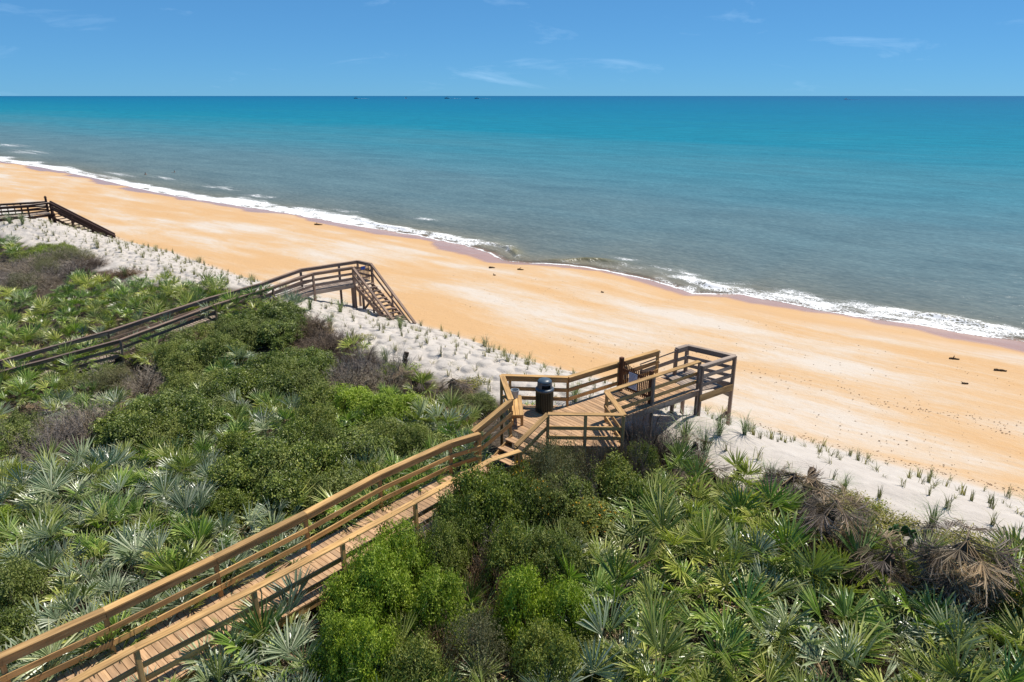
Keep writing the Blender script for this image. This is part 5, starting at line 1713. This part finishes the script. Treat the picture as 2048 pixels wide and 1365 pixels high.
# shells, weed and wood chips lying over the beach
def debris():
    r = np.random.default_rng(15); C = []
    M_DEB = mat_plain('dark_beach_debris', (0.30, 0.19, 0.12), 0.9, 0.1, 0.4)
    pts = []
    for (u, v, su, sv, n) in [(1500, 730, 150, 26, 180), (1650, 790, 200, 36, 180), (1850, 850, 160, 45, 160), (1250, 690, 120, 22, 120), (1150, 600, 120, 30, 90), (1050, 590, 60, 14, 60),
                              (1750, 905, 170, 30, 170), (950, 560, 200, 40, 80), (600, 480, 200, 30, 70), (1300, 660, 200, 36, 120), (350, 430, 150, 18, 50), (1480, 700, 50, 6, 30)]:
        for _ in range(int(n * 0.55)): pts.append((u + r.normal(0, su), v + r.normal(0, sv)))
    for (u0, v0, u1, v1, n) in [(1480, 640, 2040, 770, 40), (1500, 850, 2048, 985, 160), (1300, 690, 1900, 830, 60), (1700, 800, 2048, 850, 70), (1750, 820, 2048, 870, 50)]:
        for _ in range(n):
            t = r.random(); pts.append((u0 + (u1 - u0) * t, v0 + (v1 - v0) * t + r.normal(0, 3)))
    V = []; F = []
    for (u, v) in pts:
        P = at(u, v, 2.0); s_, n_ = sn(P)
        for _ in range(5):
            z = ground1(P.x, P.y); P = at(u, v, z)
        s_, n_ = sn(P)
        if not (toe_n(np.array([s_]))[0] - 0.3 < n_ < water_n(np.array([s_]))[0] - 3): continue
        rad = r.uniform(0.010, 0.034) * (1.3 if r.random() < 0.1 else 1); k = len(V)
        a0 = r.uniform(0, 6.28)
        for j in range(5):
            a = a0 + 6.283 * j / 5; q = rad * r.uniform(0.5, 1.2); V.append((P.x + q * 1.5 * math.cos(a), P.y + q * math.sin(a), P.z + 0.005))
        V.append((P.x, P.y, P.z + rad * 0.6 + 0.01))
        F += [(k + j, k + (j + 1) % 5, k + 5) for j in range(5)]
    tag(add('beach_debris', np_mesh('beach_debris', np.array(V), np.array(F), M_DEB)), 'dark specks of shell, weed and prints over the beach', 'debris', kind='stuff')


debris()

# ------------------------------------------------------------------ boats and swimmers
M_HULLW = mat_plain('white_boat_paint', (0.75, 0.76, 0.78), 0.4, 0.4, 0.05)
M_HULLD = mat_plain('dark_boat_paint', (0.03, 0.05, 0.09), 0.5, 0.4, 0.1)
M_STEEL = mat_plain('boat_rigging', (0.06, 0.07, 0.09), 0.6, 0.3, 0.1)
M_GLASS = mat_plain('dark_boat_window', (0.01, 0.015, 0.02), 0.15, 0.6, 0.05)
M_FOAM = mat_plain('white_wake_foam', (0.78, 0.80, 0.82), 0.9, 0.1, 0.04)


def boat(u, dist, L, hull_m, label, trawler=True, heading=0.0, wake=True, scale_z=1.0):
    t = dist
    x = t * (u - 1024) / FPX * (CP * 1.0) / 1.0
    x = (u - 1024) / FPX * (dist * CP + CAM_H * SP); y = dist
    M = Matrix.Translation((x, y, 0)) @ Matrix.Rotation(heading, 4, 'Z')
    o = thing('trawler' if trawler else 'motorboat', (x, y, 0), label, 'boat', 'boats on the horizon', M=M)
    W = L * 0.26
    secs = []
    for t_ in np.linspace(0, 1, 8):
        w = W / 2 * (0.85 + 0.15 * math.sin(t_ * 2)) * (1 - max(0, (t_ - 0.55) / 0.45) ** 2 * 0.97)
        dk = L * 0.09 + L * 0.06 * max(0, t_ - 0.4) ** 1.5 * 3
        secs.append([(L * (t_ - 0.5), -w, dk), (L * (t_ - 0.5), -w * 0.75, -0.3), (L * (t_ - 0.5), w * 0.75, -0.3), (L * (t_ - 0.5), w, dk)])
    put(bpy.data.objects.new('hull', MB().rings(secs).mesh('hull', hull_m)), M, o)
    hs = L * 0.16 if trawler else L * 0.14
    cb = put(bpy.data.objects.new('cabin', MB().box((L * 0.13, 0, L * 0.10 + hs / 2), (L * 0.28, W * 0.62, hs)).mesh('cabin', M_HULLW)), M, o)
    put(bpy.data.objects.new('window_band', MB().box((L * 0.13, 0, L * 0.10 + hs * 0.72), (L * 0.285, W * 0.64, hs * 0.25)).mesh('window_band', M_GLASS)), M.copy(), cb)
    put(bpy.data.objects.new('roof', MB().box((L * 0.12, 0, L * 0.105 + hs), (L * 0.33, W * 0.7, L * 0.012)).mesh('roof', M_HULLW)), M.copy(), cb)
    if trawler:
        mh = L * 0.55
        put(bpy.data.objects.new('mast', MB().tube([(-L * 0.02, 0, L * 0.08), (-L * 0.02, 0, mh)], L * 0.012, 6).mesh('mast', M_STEEL)), M, o)
        for k in (-1, 1):
            put(bpy.data.objects.new('outrigger', MB().tube([(0, k * W * 0.3, L * 0.12), (-L * 0.05, k * L * 0.30, L * 0.46)], L * 0.008, 5).mesh('outrigger', M_STEEL)), M, o)
        put(bpy.data.objects.new('boom', MB().tube([(0, 0, L * 0.30), (-L * 0.42, 0, L * 0.40)], L * 0.008, 5).mesh('boom', M_STEEL)), M, o)
        put(bpy.data.objects.new('winch', MB().box((-L * 0.2, 0, L * 0.12), (L * 0.1, W * 0.4, L * 0.07)).mesh('winch', M_STEEL)), M, o)
    if wake:
        wv = MB(); n = 14; r = np.random.default_rng(int(u))
        top = []; bot = []
        for i in range(n):
            t_ = i / (n - 1); wd = W * (0.9 + 0.8 * t_) * r.uniform(0.4, 1.0) * (0.2 if r.random() < 0.25 else 1)
            top.append((-L * 0.45 - L * 2.4 * t_, wd, 0.35 + 1.5 * (1 - t_))); bot.append((-L * 0.45 - L * 2.4 * t_, -wd, 0.35 + 1.5 * (1 - t_)))
        wv.rings([[a, b, (b[0], b[1], -0.2), (a[0], a[1], -0.2)] for a, b in zip(top, bot)])
        put(bpy.data.objects.new('wake', wv.mesh('wake', M_FOAM)), M, o)


PI = math.pi
boat(712, 4300, 24, M_HULLD, 'leftmost small dark boat on the horizon with a pale wake', True, PI, True)
boat(812, 4300, 22, M_HULLW, 'second boat from the left on the horizon, pale cabin', True, PI * 0.72, False)
boat(894, 4300, 28, M_HULLD, 'third boat from the left on the horizon, dark with raised rigging', True, PI, True)
boat(954, 4000, 26, M_HULLD, 'fourth boat from the left on the horizon, white cabin on dark hull', True, PI, True)
boat(1693, 3000, 24, M_HULLW, 'white motorboat with a long wake at the right of the horizon', False, PI, True)

M_SKIN = mat_plain('wet_skin', (0.40, 0.22, 0.15), 0.45, 0.4, 0.08)
M_HAIR = mat_plain('wet_dark_hair', (0.015, 0.011, 0.010), 0.4, 0.4, 0.1)


def swimmer(u, v, label, arms):
    P = at(u, v, 0.12)
    me = bpy.data.meshes.new('body')
    V = [(0, 0, -0.55), (0, 0, -0.15), (0, 0, 0.0), (0, 0, 0.09), (0, 0, 0.22), (0, 0, 0.32), (-0.19, 0, -0.02), (0.19, 0, -0.02)]
    Ee = [(0, 1), (1, 2), (2, 3), (3, 4), (4, 5), (2, 6), (2, 7)]
    R = [(0.13, 0.10), (0.15, 0.11), (0.11, 0.09), (0.055, 0.055), (0.085, 0.10), (0.06, 0.07), (0.065, 0.065), (0.065, 0.065)]
    for k, (sx, (dx, dy, dz)) in enumerate(zip((-1, 1), arms)):
        i = 6 + k; b = len(V)
        V += [(sx * 0.19 + dx * 0.28, dy * 0.28, -0.02 + dz * 0.28), (sx * 0.19 + dx * 0.5, dy * 0.52, -0.02 + dz * 0.5)]
        Ee += [(i, b), (b, b + 1)]; R += [(0.045, 0.045), (0.032, 0.032)]
    me.from_pydata(V, Ee, []); me.materials.append(M_SKIN)
    o = bpy.data.objects.new('person', me)
    put(o, Matrix.Translation(P))
    m = o.modifiers.new('skin', 'SKIN')
    sv = me.skin_vertices[0].data if me.skin_vertices else None
    if sv is None:
        lay = me.attributes.new('skin', 'FLOAT', 'POINT') if False else None
    if sv:
        for q, rad in zip(sv, R): q.radius = rad
        sv[0].use_root = True
    o.modifiers.new('sub', 'SUBSURF').levels = 1
    tag(o, label, 'person', 'swimmers')
    hair = MB().rings([[(0.098 * math.sin(q) * math.cos(a), 0.112 * math.sin(q) * math.sin(a) + 0.018, 0.262 + 0.105 * math.cos(q)) for a in np.linspace(0, 6.283, 12, endpoint=False)] for q in np.linspace(0.1, 1.75, 6)])
    put(bpy.data.objects.new('hair', hair.mesh('hair', M_HAIR, True)), Matrix.Translation(P), o)


swimmer(291, 349, 'dark haired person in the water up to the shoulders, nearer the foam', [(-0.7, -0.4, -0.5), (0.7, -0.4, -0.5)])
swimmer(349, 345, 'dark haired person swimming with one arm out, farther from the foam', [(-1.0, 0.0, 0.05), (0.6, -0.5, -0.6)])


tell_apart()
